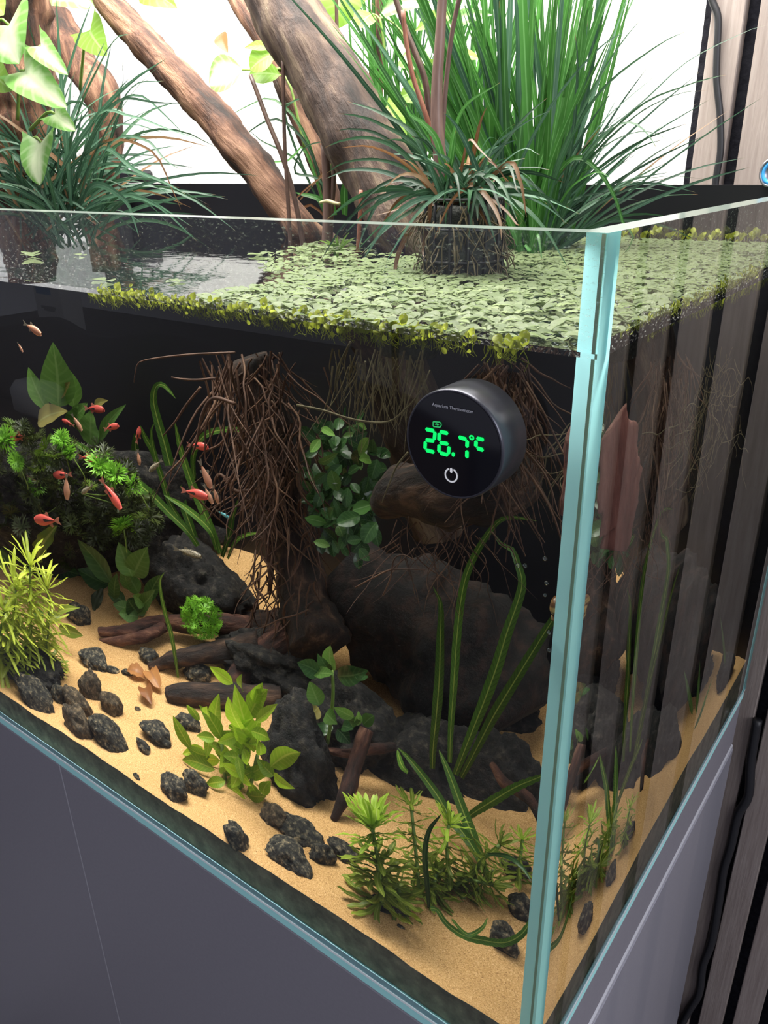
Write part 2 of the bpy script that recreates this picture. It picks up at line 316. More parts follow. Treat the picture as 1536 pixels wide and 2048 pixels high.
# sand material
def sandmat():
    m, nt, out = nodes('orange_sand'); L = nt.links.new
    tc = N(nt, 'ShaderNodeTexCoord')
    n1 = N(nt, 'ShaderNodeTexNoise', Scale=900, Detail=3, Roughness=0.7); L(tc.outputs['Object'], n1.inputs['Vector'])
    n2 = N(nt, 'ShaderNodeTexNoise', Scale=14, Detail=5); L(tc.outputs['Object'], n2.inputs['Vector'])
    r1 = ramp(nt, [(0.3, (0.22, 0.105, 0.035)), (0.43, (0.60, 0.345, 0.135)), (0.57, (0.76, 0.46, 0.20)), (0.72, (0.96, 0.70, 0.42))]); L(n1.outputs['Fac'], r1.inputs[0])
    r2 = ramp(nt, [(0.3, (0.85, 0.82, 0.76)), (0.65, (1, 1, 1))]); L(n2.outputs['Fac'], r2.inputs[0])
    c = mixc(nt, 1.0, r1.outputs[0], r2.outputs[0], 'MULTIPLY')
    b = N(nt, 'ShaderNodeBsdfPrincipled', Roughness=0.85); b.inputs['Specular IOR Level'].default_value = 0.2
    L(c, b.inputs['Base Color'])
    bp = N(nt, 'ShaderNodeBump', Strength=0.7, Distance=0.0015); L(n1.outputs['Fac'], bp.inputs['Height']); L(bp.outputs[0], b.inputs['Normal'])
    L(b.outputs[0], out.inputs[0]); return m
M['sand'] = sandmat()

# ---------------------------------------------------------------- object helpers
def mesh(name, V, Fc, mats, uv=None, smooth=True, fm=None):
    me = bpy.data.meshes.new(name)
    me.from_pydata([tuple(map(float, v)) for v in V], [], Fc)
    if not isinstance(mats, (list, tuple)): mats = [mats]
    for m in mats: me.materials.append(M[m] if isinstance(m, str) else m)
    if uv is not None:
        l = me.uv_layers.new(name='UVMap')
        flat = [c for f in Fc for i in f for c in uv[i]]
        l.data.foreach_set('uv', flat)
    if smooth: me.polygons.foreach_set('use_smooth', [True] * len(me.polygons))
    if fm: me.polygons.foreach_set('material_index', fm)
    me.update()
    return me
def obj(name, me, parent=None, mw=None):
    o = bpy.data.objects.new(name, me); COL.objects.link(o)
    if parent: o.parent = parent
    if mw is not None: o.matrix_local = mw
    return o
def tag(o, label=None, cat=None, group=None, kind=None):
    if label: o['label'] = label
    if cat: o['category'] = cat
    if group: o['group'] = group
    if kind: o['kind'] = kind
    return o
def thing(name, loc, label, cat, group=None):
    o = bpy.data.objects.new(name, None); COL.objects.link(o); o.location = Vector(loc)
    o.empty_display_size = 0.01
    return tag(o, label, cat, group)
class MB:                        # collects pieces into one mesh
    def __init__(s): s.V = []; s.F = []; s.UV = []; s.FM = []; s.cur = 0
    def add(s, V, Fc, uv=None):
        n = len(s.V); s.V += [tuple(v) for v in V]; s.F += [tuple(i + n for i in f) for f in Fc]
        s.UV += list(uv) if uv is not None else [(0.5, 0.5)] * len(V); s.FM += [s.cur] * len(Fc)
    def obj(s, name, mats, parent=None, origin=None, smooth=True):
        o_ = np.array(origin if origin is not None else (parent.location if parent else (0, 0, 0)), float)
        if parent and origin is None: o_ = np.array(parent.location)
        V = [np.array(v) - o_ for v in s.V]
        o = obj(name, mesh(name, V, s.F, mats, s.UV, smooth, s.FM), parent)
        if not parent: o.location = Vector(o_)
        return o
def box(a, b):
    x0, y0, z0 = a; x1, y1, z1 = b
    V = [(x0, y0, z0), (x1, y0, z0), (x1, y1, z0), (x0, y1, z0), (x0, y0, z1), (x1, y0, z1), (x1, y1, z1), (x0, y1, z1)]
    return V, [(0, 3, 2, 1), (4, 5, 6, 7), (0, 1, 5, 4), (1, 2, 6, 5), (2, 3, 7, 6), (3, 0, 4, 7)]
def bbox(a, b, r):               # bevelled box: chamfered vertical and horizontal edges
    x0, y0, z0 = a; x1, y1, z1 = b
    V = []; Fc = []
    rings = [(z0, r), (z0 + r, 0), (z1 - r, 0), (z1, r)]
    for z, i in rings:
        for (x, y) in ((x0 + r, y0 + i), (x1 - r, y0 + i), (x1 - i, y0 + r), (x1 - i, y1 - r), (x1 - r, y1 - i), (x0 + r, y1 - i), (x0 + i, y1 - r), (x0 + i, y0 + r)):
            V.append((x, y, z))
    for k in range(3):
        for j in range(8): Fc.append((k * 8 + j, k * 8 + (j + 1) % 8, k * 8 + 8 + (j + 1) % 8, k * 8 + 8 + j))
    Fc.append(tuple(reversed(range(8)))); Fc.append(tuple(range(24, 32)))
    return V, Fc
def spline(P, n):
    P = [np.array(p, float) for p in P]
    if len(P) == 2: return [P[0] + (P[1] - P[0]) * i / (n - 1) for i in range(n)]
    Q = [2 * P[0] - P[1]] + P + [2 * P[-1] - P[-2]]
    L_ = [0]
    for i in range(len(P) - 1): L_.append(L_[-1] + np.linalg.norm(P[i + 1] - P[i]) + 1e-9)
    out = []
    for k in range(n):
        s = L_[-1] * k / (n - 1); i = 0
        while i < len(P) - 2 and s > L_[i + 1]: i += 1
        t = (s - L_[i]) / (L_[i + 1] - L_[i])
        a, b, c, d = Q[i:i + 4]
        out.append(0.5 * ((2 * b) + (c - a) * t + (2 * a - 5 * b + 4 * c - d) * t * t + (3 * b - a - 3 * c + d) * t ** 3))
    return out
def unit(v): return v / (np.linalg.norm(v) + 1e-12)
def tube(P, rad, seg=8, n=None, rough=0.0, cap=True, nf=30.0, flat=1.0):
    n = n or max(4, 3 * len(P)); C = spline(P, n)
    rr = [np.interp(i / (n - 1), np.linspace(0, 1, len(rad)), rad) for i in range(n)]
    V = []; Fc = []; uv = []
    a = np.array([0.3, -0.8, 0.4]); pu = None
    for i in range(n):
        t = unit(C[min(i + 1, n - 1)] - C[max(i - 1, 0)])
        u = unit(np.cross(t, a)) if pu is None else unit(pu - t * (pu @ t))
        pu = u; w = np.cross(t, u)
        for j in range(seg):
            an = 2 * math.pi * j / seg; dr = u * math.cos(an) + w * math.sin(an) * flat
            r = rr[i]
            if rough:
                q = C[i] + dr * r
                r *= 1 + rough * (noise.noise(tuple(q * nf)) + 0.5 * noise.noise(tuple(q * nf * 2.7)))
            V.append(C[i] + dr * r); uv.append((j / seg, i / (n - 1)))
    for i in range(n - 1):
        for j in range(seg):
            Fc.append((i * seg + j, i * seg + (j + 1) % seg, i * seg + seg + (j + 1) % seg, i * seg + seg + j))
    if cap:
        Fc.append(tuple(reversed(range(seg)))); Fc.append(tuple(range((n - 1) * seg, n * seg)))
    return V, Fc, uv
VIEW = np.array([0.30, -0.86, 0.41])
def ribbon(P, w, n=12, twist=0.0, fold=0.25, ruffle=0.0, rf=9, prof=None, across=5, view=VIEW):
    # a strap leaf along P (base first); w = full width in metres; prof(v) scales it
    C = spline(P, n); V = []; Fc = []; uv = []
    prof = prof or (lambda v: min(1, 0.55 + 2.5 * v) * (1 - v ** 3) ** 0.8 + 0.02)
    ph = random.random() * 6
    for i in range(n):
        v = i / (n - 1); t = unit(C[min(i + 1, n - 1)] - C[max(i - 1, 0)])
        s = np.cross(t, view)
        s = unit(s) if np.linalg.norm(s) > 0.05 else unit(np.cross(t, np.array([0.9, 0.3, 0.1])))
        nn = np.cross(s, t); a = twist * (0.4 + v)
        s2 = s * math.cos(a) + nn * math.sin(a); n2 = np.cross(s2, t)
        for j in range(across):
            u = 2 * j / (across - 1) - 1; hw = w * 0.5 * prof(v)
            off = fold * abs(u) * hw + (ruffle * w * u * math.sin(rf * 6.283 * v + ph + (1.5 if u > 0 else 0)) * abs(u) if ruffle else 0)
            V.append(C[i] + s2 * u * hw + n2 * off); uv.append(((u + 1) / 2, v))
    for i in range(n - 1):
        for j in range(across - 1):
            a = i * across + j; Fc.append((a, a + 1, a + across + 1, a + across))
    return V, Fc, uv
SHAPES = {
    'lance': lambda v: math.sin(math.pi * v ** 0.8) ** 0.9 * (1 - 0.15 * v) + 0.015,
    'oval': lambda v: math.sin(math.pi * min(1, v)) ** 0.62,
    'heart': lambda v: (1.0 if v < 0.02 else min(1, 0.72 + 2 * v) * (1 - v) ** 0.62 * (1 + 0.45 * v)),
    'strap': lambda v: min(1, 0.5 + 3 * v) * (1 - v ** 4) ** 0.8 + 0.02,
    'narrow': lambda v: (0.55 + 0.6 * v) * (1 - v ** 5) ** 0.6}
def leaf_pts(base, tip, w, shape='lance', normal=VIEW, fold=0.2, bow=0.12, ruffle=0.0, nl=9, na=5, curl=0.0):
    base = np.array(base, float); tip = np.array(tip, float)
    d = tip - base; Ln = np.linalg.norm(d); d = d / Ln
    s = np.cross(d, normal); s = unit(s) if np.linalg.norm(s) > 0.05 else unit(np.cross(d, np.array([0.8, 0.5, 0.2])))
    nn = np.cross(s, d)
    V = []; uv = []; Fc = []; f = SHAPES[shape]
    ph = random.random() * 6
    for i in range(nl):
        v = i / (nl - 1); hw = w * 0.5 * max(0.012, f(v))
        c = base + d * Ln * v + nn * (bow * Ln * math.sin(math.pi * v)) + s * (curl * Ln * math.sin(math.pi * v))
        back = 0.0
        for j in range(na):
            u = 2 * j / (na - 1) - 1
            if shape == 'heart': back = -0.30 * Ln * abs(u) * max(0, 1 - v / 0.3)
            V.append(c + s * u * hw + nn * (fold * abs(u) * hw + ruffle * w * u * u * math.sin(20 * v + ph)) + d * back)
            uv.append(((u + 1) / 2, v))
    for i in range(nl - 1):
        for j in range(na - 1):
            a = i * na + j; Fc.append((a, a + 1, a + na + 1, a + na))
    return V, Fc, uv
def put(name, parent, data, mat):
    o_ = np.array(parent.location)
    V = [np.array(v) - o_ for v in data[0]]
    return obj(name, mesh(name, V, data[1], mat, data[2] if len(data) > 2 else None), parent)
def frame(loc, d, nrm, s=1.0):     # matrix whose Y runs along d and Z towards nrm
    d = unit(np.array(d, float)); x = np.cross(d, nrm)
    x = unit(x) if np.linalg.norm(x) > 0.02 else unit(np.cross(d, np.array([1, 0.1, 0.2])))
    z = np.cross(x, d)
    return Matrix(((x[0] * s, d[0] * s, z[0] * s, loc[0]), (x[1] * s, d[1] * s, z[1] * s, loc[1]), (x[2] * s, d[2] * s, z[2] * s, loc[2]), (0, 0, 0, 1)))
def rnd(a, b): return random.uniform(a, b)
def rdir():
    v = np.array([random.gauss(0, 1) for _ in range(3)]); return unit(v)

# ================================================================ SETTING
def struct(name, a, b, mat, bev=0):
    mb = MB(); mb.add(*(bbox(a, b, bev) if bev else box(a, b)))
    o = mb.obj(name, mat, origin=((a[0] + b[0]) / 2, (a[1] + b[1]) / 2, a[2]), smooth=False)
    o['kind'] = 'structure'; return o
ZF = -0.86
struct('floor', (-3.2, -3.2, ZF - 0.05), (2.2, 0.7, ZF), 'floor')
struct('wall_back', (-3.2, 0.531, ZF), (2.2, 0.65, 1.9), 'wall')
panel = struct('trim_1', (-0.1435, YS + 0.012, ZF), (0.75, 0.531, 1.5), 'felt')
sl = MB(); sl.add(*bbox((0, 0, 0), (0.0275, 0.0117, 1.5 - ZF), 0.0009))
sme = mesh('slat', sl.V, sl.F, 'slat', smooth=False)
for i in range(22):
    o = obj('slat', sme, panel)
    o.location = Vector((-0.1345 + 0.039 * i, YS, ZF)) - panel.location

# ================================================================ CABINET
cab = thing('aquarium_cabinet', (-0.5, 0.24, ZF), 'matte grey cabinet the glass aquarium stands on', 'cabinet')
def part(name, a, b, mat, parent, bev=0.0, smooth=False):
    mb = MB(); mb.add(*(bbox(a, b, bev) if bev else box(a, b))); return mb.obj(name, mat, parent, smooth=smooth)
part('top_board', (-W, 0.004, -0.060), (-0.0012, D, -0.0005), 'cab', cab, 0.0008)
part('edge_trim', (-W, 0.006, -0.0665), (0.0, D - 0.001, -0.0605), 'alu', cab, 0.0015)
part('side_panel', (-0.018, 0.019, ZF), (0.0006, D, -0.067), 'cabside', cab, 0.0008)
part('carcass', (-W + 0.002, 0.022, ZF + 0.05), (-0.02, D - 0.001, -0.067), 'dark', cab)
part('door', (-0.4985, 0.0, ZF + 0.02), (-0.0005, 0.0185, -0.0004), 'cab', cab, 0.0007)
part('door', (-W, 0.0, ZF + 0.02), (-0.4995, 0.0185, -0.0004), 'cab', cab, 0.0007)
part('door_gap', (-0.4997, -0.0003, ZF + 0.02), (-0.4983, 0.004, -0.0006), 'seam', cab)

# ================================================================ AQUARIUM
aq = thing('aquarium', (-0.5, 0.24, 0), 'rimless glass aquarium with teal polished edges on the grey cabinet', 'aquarium')
ZB = 0.0105
def quad(*P): return list(P), [(0, 1, 2, 3)]
fp = MB()                                       # front pane
fp.cur = 0; fp.add(*quad((-W, 0, ZW), (0, 0, ZW), (0, 0, H), (-W, 0, H)))
fp.cur = 1; fp.add(*quad((-W, 0, ZB), (0, 0, ZB), (0, 0, ZW), (-W, 0, ZW)))
fp.cur = 2; fp.add(*quad((-W, 0, H), (-0.0, 0, H), (-0.0, T, H), (-W, T, H)))
fp.cur = 3; fp.add(*quad((0, 0, ZB), (0, T, ZB), (0, T, H), (0, 0, H)))
fp.cur = 4; fp.add(*quad((-W + T, T, ZW), (-T, T, ZW), (-T, T, H), (-W + T, T, H)))
fp.obj('front_pane', ['pane', 'wet', 'edgetop', 'edge', 'paneclean'], aq, smooth=False)
rp = MB()
rp.cur = 0; rp.add(*quad((0, T, ZW), (0, D, ZW), (0, D, H), (0, T, H)))
rp.cur = 1; rp.add(*quad((0, T, ZB), (0, D, ZB), (0, D, ZW), (0, T, ZW)))
rp.cur = 2; rp.add(*quad((-T, T, H), (0, T, H), (0, D, H), (-T, D, H)))
rp.cur = 5; rp.add(*quad((-T, T + 0.0004, ZB), (-0.0002, T + 0.0004, ZB), (-0.0002, T + 0.0004, ZW), (-T, T + 0.0004, ZW)))
rp.add(*quad((-0.012, 0.0088, ZW), (-0.0002, 0.0088, ZW), (-0.0002, 0.0088, H - 0.0002), (-0.012, 0.0088, H - 0.0002)))
rp.cur = 3; rp.add(*quad((0.0003, D - T, ZB), (0.0003, D, ZB), (0.0003, D, H), (0.0003, D - T, H)))
rp.cur = 4; rp.add(*quad((-T, T, ZW), (-T, D - T, ZW), (-T, D - T, H), (-T, T, H)))
rp.obj('right_pane', ['pane', 'wet', 'edgetop', 'edge', 'paneclean', 'edgepale'], aq, smooth=False)
lp = MB()
lp.cur = 0; lp.add(*box((-W, T, ZB), (-W + T, D - T, H)))
lp.obj('left_pane', ['paneclean'], aq, smooth=False)
bk = MB(); bk.add(*box((-W + 0.002, D - T, ZB), (-T, D, H)))
bk.obj('back_pane', ['black'], aq, smooth=False)
bt = MB(); bt.add(*bbox((-W, 0.0, 0.0), (0.0, D, ZB - 0.001), 0.0012))
bt.obj('base_pane', ['base'], aq, smooth=False)
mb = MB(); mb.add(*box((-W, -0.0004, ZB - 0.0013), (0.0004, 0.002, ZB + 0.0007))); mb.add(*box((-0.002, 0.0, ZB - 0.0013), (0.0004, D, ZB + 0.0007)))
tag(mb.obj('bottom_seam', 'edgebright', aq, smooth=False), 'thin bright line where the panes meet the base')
mb = MB(); mb.add(*box((-W, 0.0006, ZB + 0.0005), (-0.0004, 0.0016, 0.0172))); mb.add(*box((-0.0016, T, ZB + 0.0005), (-0.0006, D, 0.0172)))
tag(mb.obj('silicone_bead', 'edgedull', aq, smooth=False), 'dull teal silicone band along the bottom')
mb = MB(); mb.add(*box((-0.0056, T - 0.0006, ZB), (-0.0042, T + 0.0002, ZW))); mb.add(*box((-0.0056, 0.0080, ZW), (-0.0042, 0.0087, H - 0.001)))
tag(mb.obj('corner_silicone', 'olive', aq, smooth=False), 'thin olive silicone line in the glass corner')

# ================================================================ WATER AND SAND
def sheet(x0, x1, y0, y1, nx, ny, zf):
    V = []; Fc = []
    for j in range(ny + 1):
        for i in range(nx + 1):
            x = x0 + (x1 - x0) * i / nx; y = y0 + (y1 - y0) * j / ny; V.append((x, y, zf(x, y)))
    for j in range(ny):
        for i in range(nx): a = j * (nx + 1) + i; Fc.append((a, a + 1, a + nx + 2, a + nx + 1))
    return V, Fc
def wz(x, y):                     # still water with a meniscus at the glass
    e = min(y - T, -T - x, x + W - T, D - T - y); return ZW - 0.0016 + 0.0016 * math.exp(-max(0, e) / 0.002)
mb = MB()
mb.add(*sheet(-W + T + 0.0008, -T - 0.0008, T + 0.0008, D - T - 0.0008, 200, 100, wz))
tag(mb.obj('water', 'water', origin=(-0.5, 0.24, ZW)), 'clear water filling the aquarium, rippled at its left half', 'water', kind='stuff')
sd = MB(); X0, X1, Y0, Y1 = -W + T + 0.0005, -T - 0.0004, T + 0.0004, D - T - 0.0005
nx, ny = 320, 160
sd.cur = 0; sd.add(*sheet(X0, X1, Y0, Y1, nx, ny, zs))
sd.cur = 1
def skirt(fx, n, z0):
    V = []; Fc = []
    for i in range(n + 1):
        x, y = fx(i / n); V += [(x, y, z0), (x, y, zs(x, y) - 0.0002)]
    for i in range(n): a = 2 * i; Fc.append((a, a + 2, a + 3, a + 1))
    return V, Fc
sd.add(*skirt(lambda t: (X0 + (X1 - X0) * t, Y0), 300, ZB)); sd.add(*skirt(lambda t: (X1, Y0 + (Y1 - Y0) * t), 150, ZB))
tag(sd.obj('sand_bed', ['sand', 'soil'], origin=(-0.5, 0.24, ZB)), 'orange sand bed over dark substrate on the aquarium floor', 'sand', kind='stuff')

# ================================================================ DRIFTWOOD
def log(name, label, P, rad, mat, seg=18, n=60, rough=0.16, nf=30, extra=(), cat='driftwood'):
    mb = MB(); mb.add(*tube(P, rad, seg, n, rough, nf=nf))
    for e in extra: mb.add(*tube(e[0], e[1], 12, 30, rough, nf=nf))
    # stretch the grain along the log: the mesh is stored with its own Z along the axis
    p0, p1 = np.array(P[0], float), np.array(P[-1], float)
    z = unit(p1 - p0); x = unit(np.cross(z, VIEW)); y = np.cross(z, x)
    Mx = Matrix(((x[0], y[0], z[0], p0[0]), (x[1], y[1], z[1], p0[1]), (x[2], y[2], z[2], p0[2]), (0, 0, 0, 1)))
    inv = Mx.inverted(); V = [inv @ Vector(v) for v in mb.V]
    o = obj(name, mesh(name, V, mb.F, mat, mb.UV)); o.matrix_world = Mx
    return tag(o, label, cat)
def pa(pts, d0, d1=None):         # pixel polyline above water -> points, depth running d0..d1
    d1 = d0 if d1 is None else d1; n = max(1, len(pts) - 1)
    return [A(p[0], p[1], d0 + (d1 - d0) * i / n) for i, p in enumerate(pts)]
def pu(pts, d0, d1=None):
    d1 = d0 if d1 is None else d1; n = max(1, len(pts) - 1)
    return [U(p[0], p[1], d0 + (d1 - d0) * i / n) for i, p in enumerate(pts)]
ma = apx(700, 250, 0.31)
P = pa([(505, -110), (556, 0), (625, 108), (690, 219), (748, 320), (793, 405), (818, 455)], 0.33, 0.285)
b = P[-1]
P += [b + np.array([0.012, 0.01, -0.03]), b + np.array([0.03, 0.03, -0.08]), b + np.array([0.05, 0.05, -0.16]), b + np.array([0.07, 0.06, -0.24])]
log('driftwood_log', 'thick mossy driftwood log leaning up behind the rooted basket', P,
    [ma * 50, ma * 50, ma * 53, ma * 56, ma * 58, ma * 57, ma * 58, 0.026, 0.026, 0.025, 0.022], 'barkthick', 22, 90, 0.17, 26)
ma = apx(400, 250, 0.36)
P = pa([(175, -52), (213, 0), (288, 84), (365, 164), (425, 232), (478, 296), (533, 366), (585, 432), (606, 462)], 0.34, 0.352)
P += [P[-1] + np.array([0.01, 0.02, -0.015]), P[-1] + np.array([0.02, 0.05, -0.035])]
log('driftwood_branch', 'bare driftwood branch crossing the white wall left of the thick log', P,
    [ma * 17, ma * 18, ma * 20, ma * 21, ma * 22, ma * 23, ma * 24, ma * 23, ma * 21, ma * 20, ma * 16], 'bark', 16, 80, 0.18, 34)
ma = apx(180, 200, 0.40)
P = pa([(55, -60), (80, 0), (116, 58), (158, 125), (196, 180), (211, 226), (210, 320), (201, 424), (199, 450)], 0.40)
P += [P[-1] + np.array([0, 0, -0.06])]
log('driftwood_post', 'peeling driftwood bent to a vertical post in the back left corner', P, [ma * 22, ma * 22, ma * 22, ma * 20, ma * 22, ma * 19, ma * 20, ma * 21, ma * 20, ma * 18], 'bark', 14, 60, 0.2, 30)
ma = apx(580, 190, 0.43)
P = pa([(455, -40), (475, 0), (528, 78), (580, 187), (622, 287), (645, 345), (668, 420)], 0.43)
log('driftwood_branch', 'slim orange driftwood branch directly behind the thick log', P, [ma * 14, ma * 15, ma * 16, ma * 18, ma * 17, ma * 16, ma * 14], 'bark', 12, 50, 0.15, 40)
ma = apx(755, 120, 0.44)
log('driftwood_branch', 'upright tan driftwood stick among the grass right of the thick log', pa([(760, -60), (757, 0), (754, 110), (750, 225), (748, 330)], 0.44), [ma * 11, ma * 12, ma * 12, ma * 13, ma * 12], 'bark', 12, 40, 0.12, 40)
ma = apx(35, 200, 0.22)
P = pa([(35, -60), (38, 0), (36, 120), (40, 230), (45, 340), (50, 430), (52, 470)], 0.225)
P += [P[-1] + np.array([0, 0, -0.05])]
log('driftwood_stump', 'fibrous red-brown driftwood carrying climbing leaves at the left edge', P, [ma * 27, ma * 30, ma * 36, ma * 37, ma * 36, ma * 34, ma * 32, ma * 26], 'bark', 18, 60, 0.28, 40)

# sunken wood
b = U(540, 1180, 0.36)
P = [U(500, 715, 0.31), U(528, 800, 0.315), U(545, 900, 0.32), U(560, 1000, 0.33), U(585, 1100, 0.34), U(610, 1200, 0.33), U(640, 1290, 0.30)]
log('sunken_branch', 'root-wrapped sunken branch standing in the middle of the tank', P, [0.018, 0.020, 0.021, 0.020, 0.022, 0.026, 0.03], 'wood', 16, 70, 0.3, 45)
k = upx(890, 990, 0.21)
P = [U(765, 1010, 0.235), U(820, 985, 0.23), U(900, 985, 0.225), U(980, 975, 0.235), U(1050, 960, 0.26)]
log('sunken_log', 'pale-topped sunken log lying behind the thermometer', P, [0.012, 0.022, 0.026, 0.026, 0.018], 'wood', 18, 60, 0.25, 30)
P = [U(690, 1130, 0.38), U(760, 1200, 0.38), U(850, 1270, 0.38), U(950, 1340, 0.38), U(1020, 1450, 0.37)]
log('sunken_stump', 'large dark driftwood stump in the shade under the floating leaves', P, [0.03, 0.055, 0.065, 0.07, 0.05], 'woodshade', 24, 60, 0.35, 22)
P = [UR(1228, 845, -0.0185, 0), UR(1232, 890, -0.0185, 0), UR(1240, 960, -0.0185, 0), UR(1240, 1040, -0.0185, 0), UR(1225, 1100, -0.0185, 0)]
rs = log('sunken_branch', 'reddish split driftwood end close behind the right glass', P, [0.014, 0.019, 0.024, 0.024, 0.017], 'redsplit', 24, 60, 0.3, 60)
inv = rs.matrix_world.inverted()
for v in rs.data.vertices:               # split flat, parallel to the pane
    q = rs.matrix_world @ v.co; q.x = -0.0185 + (q.x + 0.0185) * 0.2; v.co = inv @ q
k = upx(400, 1390, 0.15)
g = G(345, 1402)
P = [U(338, 1390, g[1]), U(360, 1389, g[1] + 0.004), U(410, 1391, g[1] + 0.02), U(470, 1396, g[1] + 0.04), U(560, 1400, g[1] + 0.07)]
log('sunken_branch', 'blunt dark branch stub pointing left over the sand', P, [k * 15, k * 19, k * 20, k * 21, k * 24], 'wood', 14, 40, 0.16, 40)
P = [U(455, 1392, g[1] + 0.05), U(478, 1352, g[1] + 0.07), U(512, 1322, g[1] + 0.09), U(577, 1280, g[1] + 0.12), U(640, 1250, g[1] + 0.14)]
log('sunken_branch', 'thick reddish limb rising right from the branch stub', P, [k * 14, k * 20, k * 24, k * 30, k * 40], 'redwood', 14, 50, 0.22, 36)
g = G(200, 1275)
P = [U(200, 1264, g[1]), U(260, 1262, g[1] + 0.01), U(312, 1246, g[1] + 0.03), U(374, 1249, g[1] + 0.04), U(433, 1247, g[1] + 0.05), U(500, 1255, g[1] + 0.07)]
k = upx(300, 1260, g[1])
log('sunken_branch', 'thin forked brown branch left of the bright green ball', P, [k * 7, k * 11, k * 11, k * 13, k * 15, k * 16], 'redwood', 12, 50, 0.22, 50,
    extra=[([U(196, 1283, g[1] - 0.004), U(244, 1281, g[1]), U(293, 1271, g[1] + 0.01), U(330, 1252, g[1] + 0.03)], [k * 4, k * 8, k * 9, k * 9])])
g = G(302, 1338)
P = [U(300, 1335, g[1]), U(342, 1321, g[1] + 0.01), U(390, 1310, g[1] + 0.02), U(445, 1304, g[1] + 0.04), U(520, 1290, g[1] + 0.06)]
log('sunken_branch', 'grey-brown branch half buried behind the small stones', P, [k * 7, k * 12, k * 14, k * 17, k * 20], 'wood', 12, 40, 0.22, 50)
g = G(500, 1300)
P = [U(415, 1290, g[1] + 0.02), U(480, 1275, g[1] + 0.02), U(560, 1262, g[1] + 0.03), U(650, 1262, g[1] + 0.02)]
log('sunken_branch', 'jumble of dark wood behind the reddish limb', P, [0.012, 0.022, 0.024, 0.02], 'wood', 16, 50, 0.35, 36)
k = upx(700, 1550, 0.15)
P = [U(732, 1458, 0.19), U(710, 1530, 0.17), U(692, 1588, 0.15), G(667, 1640)]
log('sunken_branch', 'slim reddish root slanting down beside the dark boulder', P, [k * 12, k * 13, k * 12, k * 6], 'redwood', 10, 40, 0.25, 50)
P = [U(640, 1497, 0.19), U(690, 1507, 0.19), U(733, 1500, 0.20), U(790, 1493, 0.22)]
log('sunken_branch', 'thin twisted root lying across under the small broad-leaved plant', P, [k * 4, k * 8, k * 9, k * 6], 'redwood', 10, 40, 0.25, 50)
P = [U(985, 1530, 0.24), U(1010, 1566, 0.22), U(1060, 1600, 0.2), U(1090, 1660, 0.19)]
log('sunken_branch', 'reddish root arching low near the glass corner', P, [k * 5, k * 9, k * 8, k * 5], 'redwood', 10, 40, 0.25, 50)
P = [UR(1240, 1230, -0.12, 0), UR(1250, 1330, -0.12, 0), UR(1235, 1450, -0.11, 0), UR(1210, 1560, -0.10, 0)]

# ================================================================ STONES
def rockmesh(seed, a=0.28, f=1.6, sub=3):
    import bmesh
    bm = bmesh.new(); bmesh.ops.create_icosphere(bm, subdivisions=sub, radius=1)
    for v in bm.verts:
        p = v.co.copy(); q = p * f + Vector((seed * 3.1, seed * 1.7, seed * 5.3))
        d = 1 + a * noise.noise(q) + a * 0.55 * noise.noise(q * 2.3) + a * 0.3 * noise.noise(q * 5) + (a * 0.22 * noise.noise(q * 11) + a * 0.14 * noise.noise(q * 23) if sub > 3 else 0)
        # flatten towards a few random facets
        for k in range(5):
            n_ = noise.random_unit_vector() if False else Vector((math.sin(seed * 7.1 + k * 2.4), math.cos(seed * 3.3 + k * 1.9), math.sin(seed * 1.3 + k * 4.1))).normalized()
            h = 0.72 + 0.1 * math.sin(seed + k)
            pr = p.dot(n_) * d
            if pr > h: d -= (pr - h) * 0.7
        v.co = p * d
    me = bpy.data.meshes.new('stone'); bm.to_mesh(me); bm.free()
    me.polygons.foreach_set('use_smooth', [True] * len(me.polygons))
    return me
def stone(px, py, w, h, label, mat='stone', name='stone', seed=None, rot=None, cat='stone', dz=0.3, d=None):
    seed = seed if seed is not None else px * 0.37 + py * 0.11
    g = G(px, py + h * 0.25) if d is None else U(px, py, d)
    k = upx(px, py, g[1])
    me = rockmesh(seed, 0.34 if mat == 'boulder' else 0.28, sub=5 if mat == 'boulder' else 4); me.materials.append(M[mat])
    q_ = 0.84 if mat != 'boulder' else 1.0; rx, rz = w * k * 0.5 * q_, h * k * 0.5 * q_
    me.transform(Matrix.Diagonal((rx * 1.12, min(rx * 0.8 + 0.1 * rz, (D - T - g[1]) / 1.35 - 0.004), max(rz * 0.98, rx * 0.45), 1)))
    o = obj(name, me)
    o.location = Vector(g) + Vector((0, 0, max(rz, rx * 0.5) * dz * (1 if d is None else 0)))
    o.rotation_euler = (rnd(-0.2, 0.2), rot if rot is not None else rnd(-0.3, 0.3), rnd(-0.5, 0.5))
    return tag(o, label, cat)
